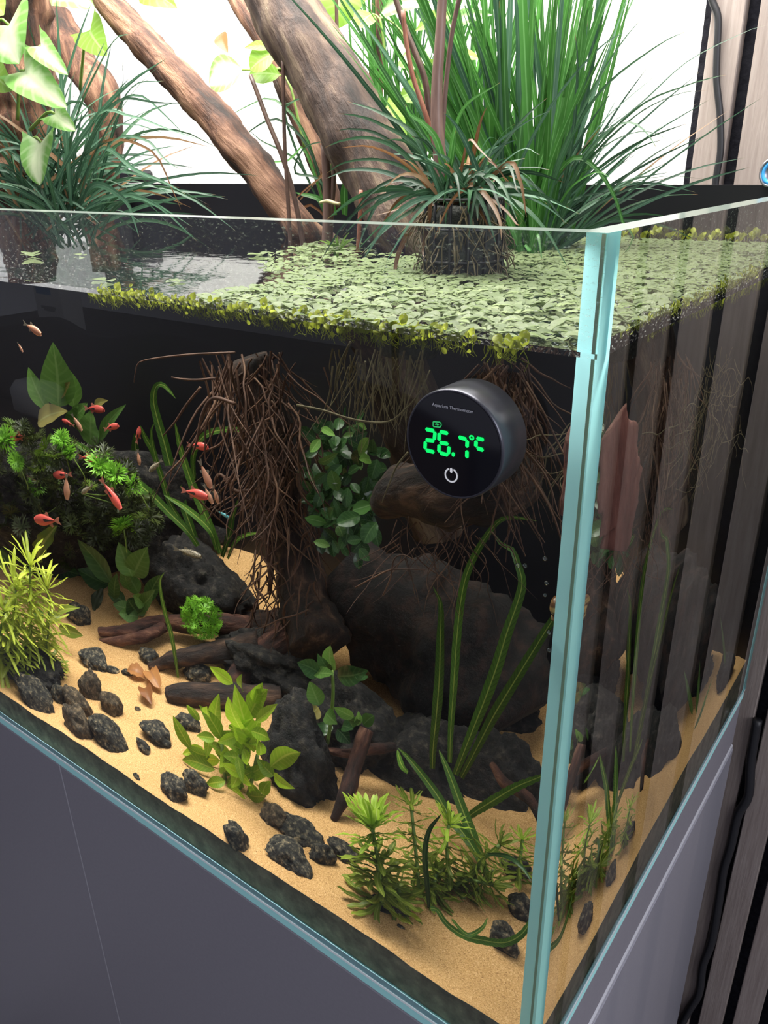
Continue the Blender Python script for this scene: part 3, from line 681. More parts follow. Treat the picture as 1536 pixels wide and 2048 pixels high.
ST = [
 (75, 1395, 58, 46, 'flat dark stone nearest the left end of the front glass', 0.5),
 (119, 1389, 28, 36, 'small grey-green stone between two dark ones near the front left', 0.4),
 (155, 1407, 48, 46, 'brownish stone leaning on a darker speckled one near the front left', 0.3),
 (160, 1450, 46, 50, 'speckled stone in front of the brownish leaning stone', 0.6),
 (184, 1375, 34, 62, 'tall upright brown stone among the front left stones', 0.15),
 (224, 1408, 40, 46, 'mottled stone right against the tall upright brown stone', 0.5),
 (215, 1470, 58, 58, 'black pitted stone standing alone on the front sand', 0.3),
 (316, 1465, 58, 38, 'flat tan-speckled stone in the middle of the open sand', 0.3),
 (376, 1443, 40, 36, 'round grey stone under the branch stub', 0.0),
 (190, 1317, 58, 38, 'broad dark stone behind the group of front left stones', 0.1),
 (298, 1310, 40, 34, 'dark mossy stone behind the small grey pebbles', 0.1),
 (160, 1228, 44, 46, 'round black stone beside the yellow-green plant clump', 0.0),
 (288, 1493, 26, 22, 'small greenish pebble below the flat tan-speckled stone', 0.4),
 (226, 1340, 20, 13, 'tiny grey pebble right of the broad dark stone', 0.1),
 (255, 1344, 20, 12, 'tiny pale pebble next to the withered leaves', 0.0),
 (350, 1577, 44, 54, 'speckled dark stone, left of the pair before the bright green plant', 0.5),
 (390, 1566, 44, 52, 'dark stone touched by leaves of the bright green plant', 0.5),
 (273, 1553, 11, 11, 'single tiny dark pebble alone on the front sand', 0.0),
 (472, 1672, 44, 56, 'oval speckled stone below the bright green plant', 0.5),
 (552, 1632, 52, 46, 'brown rounded stone at the foot of the dark boulder', 0.1),
 (582, 1708, 84, 56, 'wide speckled stone nearest the front glass below the dark boulder', 0.3),
 (598, 1660, 78, 34, 'flat dark stone tucked behind the wide speckled stone', 0.1),
 (645, 1705, 40, 60, 'oblong dark stone right of the wide speckled stone', 0.5),
 (692, 1700, 60, 42, 'black stone partly under the toothed bright stem plant', 0.2),
 (393, 1345, 50, 42, 'wet black stone behind the branch stub', 0.0),
 (1008, 1868, 62, 98, 'dark fuzzy elongated stone lying nearest the glass corner', 0.25),
 (1040, 1810, 50, 80, 'black stone just behind the fuzzy elongated one in the corner', 0.1),
 (1030, 1730, 58, 62, 'dark grey stone half hidden by thin leaves near the corner', 0.1),
 (802, 1853, 13, 10, 'tiny black pebble in front of the toothed stem plants', 0.0),
 (275, 1418, 10, 8, 'tiny brown pebble among the front stones', 0.0)]
for s in ST: stone(*s[:5], mat='brownstone' if 'brown' in s[4] else 'stone', rot=s[5])
stone(395, 1180, 180, 140, 'big dark boulder in front of the rear sand slope', 'boulder', 'boulder', 3.3, 0.1, 'rock', d=0.36)
stone(600, 1530, 118, 230, 'tall grey-black boulder right of the bright green plant', 'boulder', 'boulder', 8.4, -0.1, 'rock', d=0.165)
stone(815, 1585, 250, 260, 'wide black rock in the shadow behind the front stem plants', 'boulder', 'boulder', 5.2, 0.1, 'rock', d=0.27)
stone(985, 1590, 210, 240, 'black rock at the right under the strap leaves', 'boulder', 'boulder', 6.9, -0.1, 'rock', d=0.29)
stone(55, 1342, 96, 18, 'dark lump under the yellow-green plant clump', 'boulder', 'boulder', 2.2, 0.0, 'rock')
stone(775, 1812, 56, 18, 'dark rubble under the toothed bright stem plant', 'boulder', 'boulder', 2.9, 0.0, 'rock')
stone(130, 1020, 400, 190, 'dark mossy mound under the feathery bushes at the left', 'boulder', 'mossy_mound', 4.7, 0.05, 'rock', d=0.36)
stone(720, 1480, 170, 230, 'black rock between the tall boulder and the front stem plants', 'boulder', 'boulder', 1.7, 0.1, 'rock', d=0.255)
stone(560, 1330, 190, 110, 'black rock behind the bright green plant under the reddish limb', 'boulder', 'boulder', 7.3, 0.1, 'rock', d=0.31)
stone(985, 1420, 150, 120, 'black rock added as shade low against the back pane at the right', 'boulder', 'boulder', 9.1, 0.0, 'rock', d=0.41)  # added rock, stands in for the shade on the back right sand
o = stone(1060, 1400, 110, 100, 'dark rock added over the bright sand in the back right corner of the tank', 'boulder', 'boulder', 11.3, 0.0, 'rock', d=0.42)  # added to darken the corner sand seen through the right pane
o.location = (-0.065, 0.425, 0.062)

# ================================================================ LEAVES ABOVE THE WATER
def blades(root, n, src, gen, wpx, mats, name='blade', n_st=12, **kw):
    for i in range(n):
        P, wd = gen(i)
        m = mats[0] if isinstance(mats, tuple) and random.random() > 0.0 else mats
        m = random.choices([a for a, _ in mats], [b for _, b in mats])[0]
        put(name, root, ribbon(P, wd, n_st, twist=rnd(-1.1, 1.1), fold=rnd(0.1, 0.4), across=3, **kw), m)
def arc(b, d, L, droop, wob=0.02, n=5):
    # points of a blade leaving b along d and bending down under its weight
    d = unit(np.array(d, float)); P = [np.array(b, float)]; side = rdir() * wob * L
    for i in range(1, n):
        t = i / (n - 1)
        P.append(P[0] + d * L * t + np.array([0, 0, -1]) * droop * L * t * t + side * t * (1 - t) * 2)
    return P
GP = lambda v: min(1, 0.6 + 1.2 * v) * (1 - v ** 2.2) ** 0.75 + 0.02

# broad green grass, right
gx = A(1055, 500, ZW, 2)
gr = thing('rush_clump', gx, 'tall bright green broad-bladed grass fanning up right of the thick log', 'grass plant')
RV = R[0]; FW = R[2]
def gen_up(i):
    b = gx + np.array([rnd(-0.035, 0.02), rnd(-0.02, 0.05), -0.01])
    f = rnd(-1, 1)
    a = math.radians(-12 + 24 * f) if random.random() < 0.9 else math.radians(rnd(5, 24))
    d = RV * math.sin(a) + np.array([0, 0, 1]) * math.cos(a) + FW * rnd(-0.18, 0.22)
    L = rnd(0.20, 0.34)
    return arc(b, d, L, rnd(0.0, 0.16) + max(0, a) * 0.18), rnd(0.0042, 0.0078)
blades(gr, 115, gx, gen_up, 0, [('grass', 0.8), ('grassblue', 0.2)], prof=GP)
def gen_right(i):
    b = gx + np.array([rnd(-0.03, 0.02), rnd(-0.02, 0.04), -0.005])
    a = math.radians(rnd(12, 58)); d = RV * math.sin(a) + np.array([0, 0, 1]) * math.cos(a) + FW * rnd(-0.2, 0.2)
    return arc(b, d, rnd(0.12, 0.22), rnd(0.1, 0.5)), rnd(0.002, 0.0036)
blades(gr, 60, gx, gen_right, 0, [('grassdark', 0.5), ('grassblue', 0.4), ('grassdead', 0.1)], prof=GP)
# the single blades that stand out against wall and slats: traced one by one
for pts, w, m in [
    ([(1080, 500), (1110, 340), (1180, 190), (1240, 90), (1290, 30)], 8, 'grassdark'),
    ([(1075, 500), (1120, 330), (1195, 190), (1310, 95), (1382, 58)], 7, 'grassdark'),
    ([(1090, 500), (1150, 330), (1290, 200), (1380, 120), (1500, 60), (1535, 50)], 5, 'grassblue'),
    ([(1090, 500), (1150, 350), (1270, 220), (1370, 172), (1440, 152), (1452, 150)], 6, 'grassdark'),
    ([(1095, 500), (1165, 340), (1260, 240), (1350, 190), (1415, 181)], 4, 'grassdark'),
    ([(1100, 500), (1160, 330), (1230, 255), (1270, 248), (1300, 275), (1316, 302)], 9, 'grassdark'),
    ([(1100, 500), (1140, 380), (1200, 300), (1270, 265), (1320, 270), (1343, 292)], 4, 'grassdark'),
    ([(1080, 500), (1105, 370), (1150, 315), (1195, 340), (1230, 395), (1248, 450), (1266, 465), (1262, 490), (1240, 515)], 10, 'grass'),
    ([(1100, 500), (1130, 360), (1148, 250), (1155, 130), (1150, 63)], 9, 'grassdark'),
    ([(1060, 500), (1100, 330), (1160, 180), (1205, 55), (1230, -20)], 12, 'grass'),
    ([(1090, 500), (1130, 390), (1190, 345), (1225, 358)], 5, 'grass'),
    ([(1000, 480), (1040, 330), (1110, 200), (1200, 95), (1260, 60)], 7, 'grassblue'),
    ([(1110, 500), (1140, 350), (1200, 250), (1300, 160), (1330, 130)], 4, 'grassblue'),
    ([(1050, 490), (1062, 500), (1075, 470), (1084, 520)], 8, 'grass')]:
    k = apx(pts[len(pts) // 2][0], pts[len(pts) // 2][1], 0.27)
    put('blade', gr, ribbon(pa(pts, 0.275, rnd(0.24, 0.29)), w * k, 22, twist=rnd(-0.3, 0.3), fold=0.25, across=3, prof=GP), m)

# rooted basket with fine arching sedge
bx = A(893, 552, ZW, 2) + np.array([-0.004, 0.026, 0])
pot = thing('rooted_basket', bx + np.array([0, 0, -0.03]), 'dark net basket wrapped in mossy roots standing in the floating leaves', 'planter')
k = 0.0253
mb = MB(); mb.add(*tube([bx + np.array([0, 0, z]) for z in (-0.045, -0.02, 0.0, 0.015, 0.03, 0.042)], [k * 0.75, k * 0.95, k, k * 1.0, k * 0.97, k * 0.8], 28, 30, 0.10, nf=120))
mb.obj('root_ball', 'pot', pot)
mb = MB()
for i in range(14):
    a = i / 14 * 6.283
    mb.add(*tube([bx + np.array([math.cos(a) * k * q, math.sin(a) * k * q, z]) for q, z in ((0.98, -0.03), (1.04, 0.0), (1.05, 0.03), (1.0, 0.046))], [0.0011, 0.0011], 5, 8))
for z in (-0.012, 0.008, 0.028, 0.046):
    mb.add(*tube([bx + np.array([math.cos(a / 16 * 6.283) * k * 1.05, math.sin(a / 16 * 6.283) * k * 1.05, z]) for a in range(17)], [0.0011], 5, 40, cap=False))
mb.obj('basket_net', 'rubber', pot)
mb = MB()
for i in range(160):
    a = rnd(0, 6.283); b = bx + np.array([math.cos(a) * k * 1.03, math.sin(a) * k * 1.03, rnd(-0.0, 0.045)])
    o_ = np.array([math.cos(a), math.sin(a), 0])
    mb.add(*tube([b, b + o_ * rnd(0.001, 0.005) + np.array([rnd(-.006, .006), rnd(-.006, .006), -rnd(0.004, 0.012)]), b + o_ * rnd(0, 0.006) + np.array([rnd(-.01, .01), rnd(-.01, .01), -rnd(0.012, 0.03)])], [0.0006, 0.0003], 4, 5))
tag(mb.obj('root_hairs', 'rootpale', pot), kind='stuff')
sx = bx + np.array([0, 0, 0.045])
sg = thing('sedge_clump', sx, 'arching dark sedge with withered orange blades growing in the rooted basket', 'grass plant')
def gen_sedge(i):
    b = sx + np.array([rnd(-.018, .018), rnd(-.018, .018), 0])
    az = rnd(0, 6.283); el = rnd(0.25, 1.25)
    d = np.array([math.cos(az) * math.cos(el), math.sin(az) * math.cos(el), math.sin(el)])
    return arc(b, d, rnd(0.045, 0.105), rnd(0.25, 0.9)), rnd(0.0024, 0.0044)
blades(sg, 110, sx, gen_sedge, 0, [('grassdark', 0.62), ('grassblue', 0.18), ('grassdead', 0.2)], prof=GP)
for pts, w, m in [
    ([(890, 420), (860, 340), (830, 270), (760, 225), (695, 203)], 9, 'grassdark'),
    ([(890, 420), (840, 300), (760, 248), (715, 232), (676, 227)], 8, 'grassdark'),
    ([(880, 430), (830, 330), (760, 270), (700, 258), (672, 263)], 7, 'grassdark'),
    ([(880, 430), (820, 320), (750, 278), (690, 280), (650, 295)], 8, 'grassdark'),
    ([(880, 430), (840, 380), (770, 345), (700, 340), (652, 357)], 9, 'grassblue'),
    ([(880, 430), (830, 350), (760, 320), (690, 325), (652, 348)], 6, 'grassdark'),
    ([(890, 430), (850, 370), (800, 375), (757, 405), (736, 445), (722, 480), (718, 500)], 11, 'grassblue'),
    ([(900, 440), (880, 300), (850, 250), (820, 230), (811, 208)], 14, 'grass'),
    ([(895, 430), (890, 380), (905, 320), (912, 262)], 13, 'grass'),
    ([(895, 430), (898, 330), (925, 220), (1000, 165)], 9, 'grass'),
    ([(900, 430), (880, 380), (845, 370), (825, 385), (812, 395)], 9, 'grassdark'),
    ([(890, 430), (880, 380), (870, 370), (860, 400), (856, 445), (846, 500), (848, 515)], 13, 'grassdead'),
    ([(900, 430), (930, 375), (958, 378), (985, 410), (1000, 445), (1003, 480)], 12, 'grassdead'),
    ([(910, 430), (965, 395), (1010, 420), (1035, 450), (1045, 442)], 7, 'grassdead'),
    ([(900, 440), (850, 400), (790, 420), (752, 431)], 7, 'grassdead'),
    ([(905, 430), (960, 330), (990, 330), (1020, 375)], 6, 'grassdead'),
    ([(905, 440), (1010, 330), (1040, 360), (1053, 435)], 11, 'grassdead'),
    ([(905, 430), (925, 330), (938, 280), (960, 300), (985, 325)], 7, 'grassdead'),
    ([(890, 440), (830, 455), (800, 500), (790, 545), (800, 560)], 10, 'grassdead'),
    ([(910, 440), (990, 350), (1060, 335), (1100, 340)], 6, 'grassdark'),
    ([(910, 440), (960, 370), (1040, 300), (1080, 310)], 5, 'grassblue'),
    ([(900, 440), (955, 350), (990, 290), (1060, 240), (1100, 222)], 6, 'grassblue')]:
    kk = apx(pts[len(pts) // 2][0], pts[len(pts) // 2][1], 0.18)
    put('blade', sg, ribbon(pa(pts, bx[1], bx[1] + rnd(-0.03, 0.0)), w * kk, 20, twist=rnd(-0.3, 0.3), fold=0.25, across=3, prof=GP), m)
tag(sg.children[-1], None)

# blue-green rush clump, left
lx = A(95, 478, ZW, 2) + np.array([0.01, 0.01, 0])
lr = thing('rush_clump', lx, 'bushy clump of thin blue-green blades around the left trunk', 'grass plant')
def gen_left(i):
    b = lx + np.array([rnd(-.045, .045), rnd(-.03, .03), rnd(-0.01, 0.06)])
    a = math.radians(rnd(-50, 62)); d = RV * math.sin(a) + np.array([0, 0, 1]) * math.cos(a) + FW * rnd(-0.5, 0.3)
    return arc(b, d, rnd(0.10, 0.24), rnd(0.15, 0.75)), rnd(0.0026, 0.005)
blades(lr, 185, lx, gen_left, 0, [('grassblue', 0.75), ('grassdark', 0.2), ('grassdead', 0.05)], prof=GP)
for pts, w, m in [
    ([(130, 430), (180, 330), (230, 230), (270, 170), (328, 162)], 4, 'grassblue'),
    ([(120, 430), (190, 260), (240, 200), (310, 205), (365, 207)], 4, 'grassblue'),
    ([(130, 430), (200, 250), (270, 190), (340, 240), (375, 280)], 4, 'grassblue'),
    ([(140, 430), (190, 240), (260, 232), (340, 260), (407, 281)], 4, 'grassblue'),
    ([(150, 430), (220, 290), (290, 280), (330, 320), (362, 340)], 5, 'grassblue'),
    ([(150, 430), (190, 370), (250, 400), (268, 440), (278, 474)], 8, 'grassblue'),
    ([(150, 430), (200, 300), (270, 340), (330, 365), (371, 388)], 6, 'grassblue'),
    ([(120, 430), (150, 250), (200, 130), (235, 75), (265, 70)], 6, 'grassdark'),
    ([(100, 430), (110, 250), (150, 100), (185, 0)], 7, 'grassblue'),
    ([(140, 430), (170, 300), (240, 190), (245, 115)], 5, 'grassblue'),
    ([(150, 430), (200, 290), (300, 300), (345, 380), (362, 420)], 4, 'grassdead'),
    ([(100, 450), (110, 440), (120, 452), (150, 480)], 4, 'grassblue')]:
    kk = apx(pts[1][0], pts[1][1], lx[1])
    put('blade', lr, ribbon(pa(pts, lx[1], lx[1] - rnd(0, 0.04)), w * kk, 20, twist=rnd(-0.3, 0.3), fold=0.25, across=3, prof=GP), m)
# slim grass behind the logs, centre
bkx = A(650, 430, 0.40)
bg = thing('rush_clump', bkx, 'loose dark blades leaning left between the two big driftwood logs', 'grass plant')
for pts, w, m in [
    ([(660, 430), (620, 300), (560, 240), (510, 255), (475, 290)], 5, 'grassdark'), ([(660, 430), (610, 270), (550, 200), (500, 210), (430, 250)], 5, 'grass'),
    ([(650, 430), (600, 330), (560, 300), (520, 280), (496, 256)], 4, 'grassdark'), ([(650, 430), (600, 320), (570, 220), (610, 195), (540, 220)], 4, 'grassdark'),
    ([(655, 430), (610, 300), (580, 320), (540, 325), (505, 330)], 5, 'grass'), ([(665, 430), (640, 360), (590, 345), (610, 295), (665, 280)], 4, 'grassdark'),
    ([(660, 440), (640, 400), (600, 388), (590, 385)], 9, 'grass'), ([(670, 430), (660, 380), (672, 300), (660, 250)], 12, 'grass'), ([(690, 430), (690, 380), (700, 330)], 14, 'grass'),
    ([(655, 440), (620, 410), (560, 440), (610, 380), (680, 330)], 5, 'grassdead'), ([(600, 400), (660, 330), (690, 295), (700, 260)], 4, 'grassdead')]:
    put('blade', bg, ribbon(pa(pts, 0.40, 0.38), w * apx(600, 300, 0.4), 16, twist=rnd(-0.3, 0.3), across=3, prof=GP), m)
# far grass behind the thick log
bfx = A(760, 330, 0.45)
fg = thing('rush_clump', bfx, 'thick stand of green blades at the back wall behind the upright stick', 'grass plant')
def gen_far(i):
    b = A(rnd(690, 1010), 360, rnd(0.40, 0.45)); a = math.radians(rnd(-24, 20))
    d = RV * math.sin(a) + np.array([0, 0, 1]) * math.cos(a)
    return arc(b, d, rnd(0.14, 0.27), rnd(0, 0.15)), rnd(0.003, 0.006)
blades(fg, 75, bfx, gen_far, 0, [('grass', 0.9), ('grassblue', 0.1)], prof=GP)

# broad leaves (climbers): label, base px, tip px, width px, shape, depth, material
def leafthing(label, base, tip, w, shape, d, m, stem=None, bow=0.1, fold=0.2, sm='stem', sw=4, cat='leaf', nrm=None, name='climber_leaf', roll=0.0):
    b, t = A(base[0], base[1], d), A(tip[0], tip[1], d - 0.015)
    k = apx(base[0], base[1], d)
    root = thing(name, b, label, cat)
    nv = VIEW if nrm is None else np.array(nrm)
    put('leaf_blade', root, leaf_pts(b, t, w * k, shape, nv, fold, bow, nl=12, na=7), m)
    if stem: put('leaf_stalk', root, tube([b] + pa(stem, d), [sw * k * 0.4, sw * k * 0.55], 6), sm)
    return root
LV = [
 ('big pale green leaf hanging highest on the left trunk', (18, 50), (38, 128), 78, 'heart', 0.17, 'pale', [(0, 40), (-20, 80)]),
 ('narrow pale leaf angled down just right of the left trunk', (82, 92), (136, 150), 32, 'heart', 0.17, 'pale', [(60, 110), (45, 170)]),
 ('variegated leaf with white veins lying across the left trunk', (50, 142), (134, 216), 52, 'heart', 0.165, 'pale', [(40, 150), (35, 240)]),
 ('small curled variegated leaf low on the left trunk', (110, 228), (152, 262), 32, 'heart', 0.165, 'pale', [(95, 225), (60, 260)]),
 ('large white-veined leaf hanging lowest beside the left trunk', (82, 285), (80, 371), 46, 'heart', 0.16, 'pale', [(70, 275), (50, 300)]),
 ('half hidden green leaf at the left edge', (-8, 152), (24, 182), 40, 'heart', 0.17, 'lime', [(-20, 160), (-20, 220)]),
 ('round yellow-green leaf at the top left corner', (-12, -5), (8, 30), 40, 'oval', 0.17, 'lime', None),
 ('lime leaf behind the left blades near the bent driftwood', (180, 62), (214, 112), 46, 'heart', 0.34, 'lime', [(170, 80), (160, 180)]),
 ('overexposed pale leaf at the top left behind the driftwood', (118, -12), (190, 16), 42, 'heart', 0.3, 'pale', None),
 ('lime leaf dipping in from the top over the white wall', (288, -18), (355, 17), 40, 'lance', 0.40, 'lime', None),
 ('thin lime leaf pointing left beside the thick log', (545, 95), (488, 96), 16, 'lance', 0.40, 'lime', None),
 ('small veined green leaf beside the thick log', (548, 108), (500, 140), 40, 'oval', 0.40, 'lime', None),
 ('lime leaf under the veined leaf beside the thick log', (560, 150), (498, 150), 34, 'oval', 0.41, 'lime', [(580, 170), (610, 300)]),
 ('white leaf in front of the wall', (485, 140), (418, 168), 54, 'oval', 0.42, 'pale', [(520, 140), (600, 135)]),
 ('big glowing lime leaf at the top right of the thick log', (690, -40), (672, 60), 120, 'heart', 0.40, 'lime', [(672, -20), (672, 200)]),
 ('lime leaf beside the upright stick at the top', (745, 28), (716, 56), 40, 'oval', 0.36, 'lime', [(760, 40), (770, 110)]),
 ('pale leaf with a reddish edge on a red stalk at the top centre', (760, 30), (865, 8), 40, 'lance', 0.3, 'pale', [(800, 60), (830, 130), (850, 230)]),
 ('wide lime leaf low between log and grass', (772, 215), (812, 280), 46, 'heart', 0.34, 'lime', [(790, 230), (812, 300)]),
 ('pale round leaf in the shade of the grass stems', (860, 180), (800, 195), 42, 'oval', 0.40, 'lime', [(862, 200), (870, 280)]),
 ('overexposed leaf behind the purple stems', (800, 118), (862, 132), 40, 'oval', 0.42, 'pale', [(850, 160), (860, 260)]),
 ('lime leaf right of the purple stems', (905, 118), (962, 118), 26, 'lance', 0.38, 'lime', [(895, 150), (890, 260)]),
 ('lime leaf behind the purple stems, pointing up', (865, 160), (868, 118), 30, 'oval', 0.41, 'lime', [(866, 180), (870, 260)]),
 ('narrow lime leaf at the top among the tall grass', (905, 30), (830, 62), 32, 'lance', 0.36, 'lime', None),
 ('broad pale leaf at the top right of the purple stems', (890, 60), (985, 30), 34, 'lance', 0.40, 'pale', None)]
for l in LV: leafthing(*l[:7], stem=l[7])
leafthing('small withered brown leaf against the white wall', (440, 68), (456, 106), 22, 'lance', 0.44, 'litter', name='withered_leaf')

# stalks
def stalk(label, pts, w, d, m, name='plant_stalk', cat='plant', d1=None, taper=0.8):
    P = pa(pts, d, d1); kk = apx(pts[0][0], pts[0][1], d)
    mb = MB(); mb.add(*tube(P, [w * kk * 0.5 * taper, w * kk * 0.5], 8))
    return tag(mb.obj(name, m, origin=P[-1]), label, cat)
stalk('long dark stalk slanting down left of the thick log', [(501, 150), (535, 240), (567, 320), (590, 400), (603, 470), (610, 508)], 8, 0.30, 'petiole')
stalk('straight dark stalk crossing the long slanting one', [(566, 110), (567, 200), (570, 300), (576, 400), (582, 512)], 7, 0.29, 'petiole')
stalk('stout grey-brown double stalk between the logs', [(650, 290), (654, 360), (655, 430), (652, 510)], 17, 0.31, 'sheath')
stalk('grey-brown stalk hugging the stout double stalk', [(668, 300), (667, 370), (662, 430), (659, 508)], 10, 0.312, 'sheath')
stalk('thin red stalk beneath the thick log', [(722, 380), (720, 430), (716, 505)], 8, 0.26, 'petiolered')
stalk('dark stalk rising by the lime leaf at the top', [(672, -20), (674, 60), (676, 140), (672, 180)], 7, 0.37, 'petiole')
sh = stalk('thick purple-brown sheath rising from the rooted basket', [(886, -30), (880, 80), (874, 170), (874, 250), (880, 320), (884, 400)], 26, 0.205, 'sheath', 'leaf_sheath', d1=0.19, taper=0.6)
stalk('slender purple stem behind the thick sheath', [(925, -30), (905, 60), (893, 160), (886, 250), (884, 330)], 10, 0.215, 'sheath')
stalk('red stalk curving up left of the thick sheath', [(806, 20), (812, 80), (825, 150), (845, 210), (862, 262), (876, 310)], 9, 0.20, 'petiolered', d1=0.2)
stalk('dark curved stem between red stalk and thick sheath', [(786, -20), (808, 50), (832, 110), (850, 160), (858, 220), (870, 290)], 11, 0.21, 'petiole')
mb = MB(); mb.add(*tube(pa([(640, 405), (655, 402), (668, 406), (680, 408)], 0.29), [0.0012, 0.0018, 0.0012], 6))
tag(mb.obj('plant_clip', plain('cream_clip', (0.6, 0.55, 0.3), 0.4), origin=A(655, 403, 0.29)), 'small cream clip on the stout double stalk', 'clip')

# ================================================================ PLANTS UNDER WATER
SC = {'c1': 2.194, 'c2': 2.56, 'cs': 3.072, 'cl': 2.743, 'cb': 3.072, 'cm': 3.072, 'cq': 3.303, 'ck': 3.072}
def uleaves(root, lst, conv, d, mat, shape='lance', jit=0.02, fold=0.25, bow=0.1, k=None, ws=1.0, kind='leaf'):
    for e in lst:
        (tx, ty), (bx_, by_), w = conv(*e[0]), conv(*e[1]), e[2] * ws / SC[conv.__name__]
        dd = d + (e[4] if len(e) > 4 else rnd(-jit, jit))
        kk = upx(bx_, by_, dd)
        t = U(tx, ty, dd - rnd(0.0, 0.02)); b = U(bx_, by_, dd)
        m = e[3] if len(e) > 3 and e[3] else mat
        for p in (t, b): p[2] = max(p[2], zs(p[0], p[1]) + 0.001); p[1] = min(max(p[1], T + 0.003), D - T - 0.003)
        put(kind, root, leaf_pts(b, t, w * kk, shape, VIEW + rdir() * 0.35, fold, rnd(-bow, bow), ruffle=0.03, nl=12, curl=rnd(-0.05, 0.05)), m)
def rootthing(name, label, g, cat='plant', group=None): return thing(name, g, label, cat, group)
def stems(root, pts, rad, mat='stem', name='stem'):
    mb = MB(); mb.add(*tube(pts, [rad, rad * 0.8], 7)); return mb.obj(name, mat, root)

# bright sword plant
g = G(505, 1592); d0 = g[1]
sw = rootthing('sword_plant', 'bright green broad-leaved plant in the middle of the sand', g)
S = [((365, 255), (510, 360), 52), ((520, 365), (640, 780), 92), ((425, 420), (400, 640), 58), ((565, 300), (570, 400), 40), ((690, 355), (640, 480), 50), ((725, 395), (610, 560), 80),
     ((785, 485), (650, 590), 45), ((140, 555), (250, 760), 45), ((225, 745), (370, 805), 54), ((205, 850), (330, 760), 44), ((225, 490), (300, 590), 40), ((350, 500), (360, 560), 40),
     ((300, 490), (440, 700), 60), ((345, 820), (370, 660), 36), ((735, 705), (620, 650), 50), ((925, 785), (740, 870), 76), ((890, 1005), (760, 920), 46), ((655, 820), (760, 930), 56),
     ((210, 940), (400, 890), 52), ((345, 990), (465, 960), 42), ((285, 880), (430, 830), 46), ((445, 800), (600, 830), 62), ((445, 1095), (520, 1010), 52), ((590, 1120), (480, 1030), 40),
     ((715, 1050), (600, 1130), 40), ((600, 950), (670, 1075), 46), ((740, 960), (690, 1040), 46), ((285, 680), (400, 700), 40), ((440, 650), (600, 770), 80), ((520, 560), (630, 760), 80),
     ((420, 720), (440, 830), 46), ((560, 980), (560, 880), 50), ((500, 1000), (540, 900), 44), ((650, 960), (640, 880), 50), ((660, 700), (680, 800), 46), ((480, 440), (560, 640), 66)]
uleaves(sw, S, cs, d0, 'sword', bow=0.14, fold=0.3, ws=1.25)
for i in range(30):
    a = rnd(0, 6.283); b = (rnd(440, 660), rnd(620, 960)); q = rnd(110, 210)
    uleaves(sw, [((b[0] + q * math.cos(a), b[1] + 0.8 * q * math.sin(a)), b, rnd(42, 62))], cs, d0 + 0.01, 'sword', bow=0.2, ws=0.95)
for p in [((500, 1120 - 60), (560, 760)), ((540, 1080), (620, 640)), ((470, 1050), (440, 720)), ((600, 1060), (660, 800))]:
    stems(sw, [U(*cs(*p[0]), d0), U(*cs(*p[1]), d0 + 0.005)], 0.0022)
# small broad-leaved plant on the dark wood
d0 = 0.19
an = rootthing('anubias_plant', 'small dull broad-leaved plant growing above the tall grey-black boulder', U(*cs(1080, 730), d0))
S = [((1110, 125), (1122, 275), 64, 'crypt'), ((1030, 175), (1100, 285), 56, 'anubias'), ((905, 230), (1050, 300), 80, 'anubias'), ((980, 345), (1040, 495), 72, 'crypt'), ((1340, 280), (1150, 312), 80, 'anubias'),
     ((905, 470), (1020, 500), 46, 'crypt'), ((960, 570), (1035, 505), 62, 'anubiasold'), ((1130, 505), (1250, 570), 50, 'crypt'), ((1295, 590), (1190, 550), 60, 'crypt'), ((1380, 560), (1310, 612), 52, 'anubiasbright'),
     ((1000, 720), (1060, 610), 62, 'anubias'), ((1230, 730), (1150, 640), 64, 'anubias'), ((1280, 530), (1265, 620), 34, 'crypt'), ((1150, 610), (1080, 540), 66, 'crypt'), ((1250, 640), (1180, 620), 50, 'anubias'), ((1070, 680), (1090, 600), 60, 'anubias'),
     ((1130, 300), (1000, 290), 50, 'crypt'), ((1060, 690), (1075, 665), 26, 'anubiasbright'), ((1290, 350), (1290, 300), 60, 'anubias')]
uleaves(an, S, cs, d0, 'anubias', 'lance', bow=0.12, ws=1.35)
stems(an, pu([cs(1090, 730), cs(1110, 600), cs(1125, 420), cs(1120, 280)], d0), 0.0018)
# dense dark bush on the sunken wood
bc = U(690, 985, 0.29)
an2 = rootthing('anubias_bush', 'dense dark green bush of oval leaves left below the thermometer', bc + np.array([0, 0.03, -0.03]))
protos = [mesh('leaf', *leaf_pts((0, 0, 0), (0, 1, 0), rnd(0.5, 0.66), 'oval', np.array([0, 0, 1.0]), 0.25, rnd(-.2, .1), nl=8)[:2], m, leaf_pts((0, 0, 0), (0, 1, 0), 0.6, 'oval', np.array([0, 0, 1.0]), 0.25, 0, nl=8)[2]) for m in ('anubias', 'anubias', 'anubias', 'crypt')]
kk = upx(690, 985, 0.29)
for i in range(190):
    px, py = rnd(612, 768), rnd(832, 1105)
    if ((px - 690) / 80) ** 2 + ((py - 970) / 142) ** 2 > 1: continue
    p = U(px, py, rnd(0.265, 0.325)); dr = unit(np.array([rnd(-1, 1), -0.25, rnd(-0.9, 0.6)]))
    obj('leaf', random.choices(protos, [3, 3, 3, 0.7])[0], an2, Matrix.Translation(-an2.location) @ frame(p, dr, VIEW + rdir() * 0.5, rnd(22, 36) * kk))
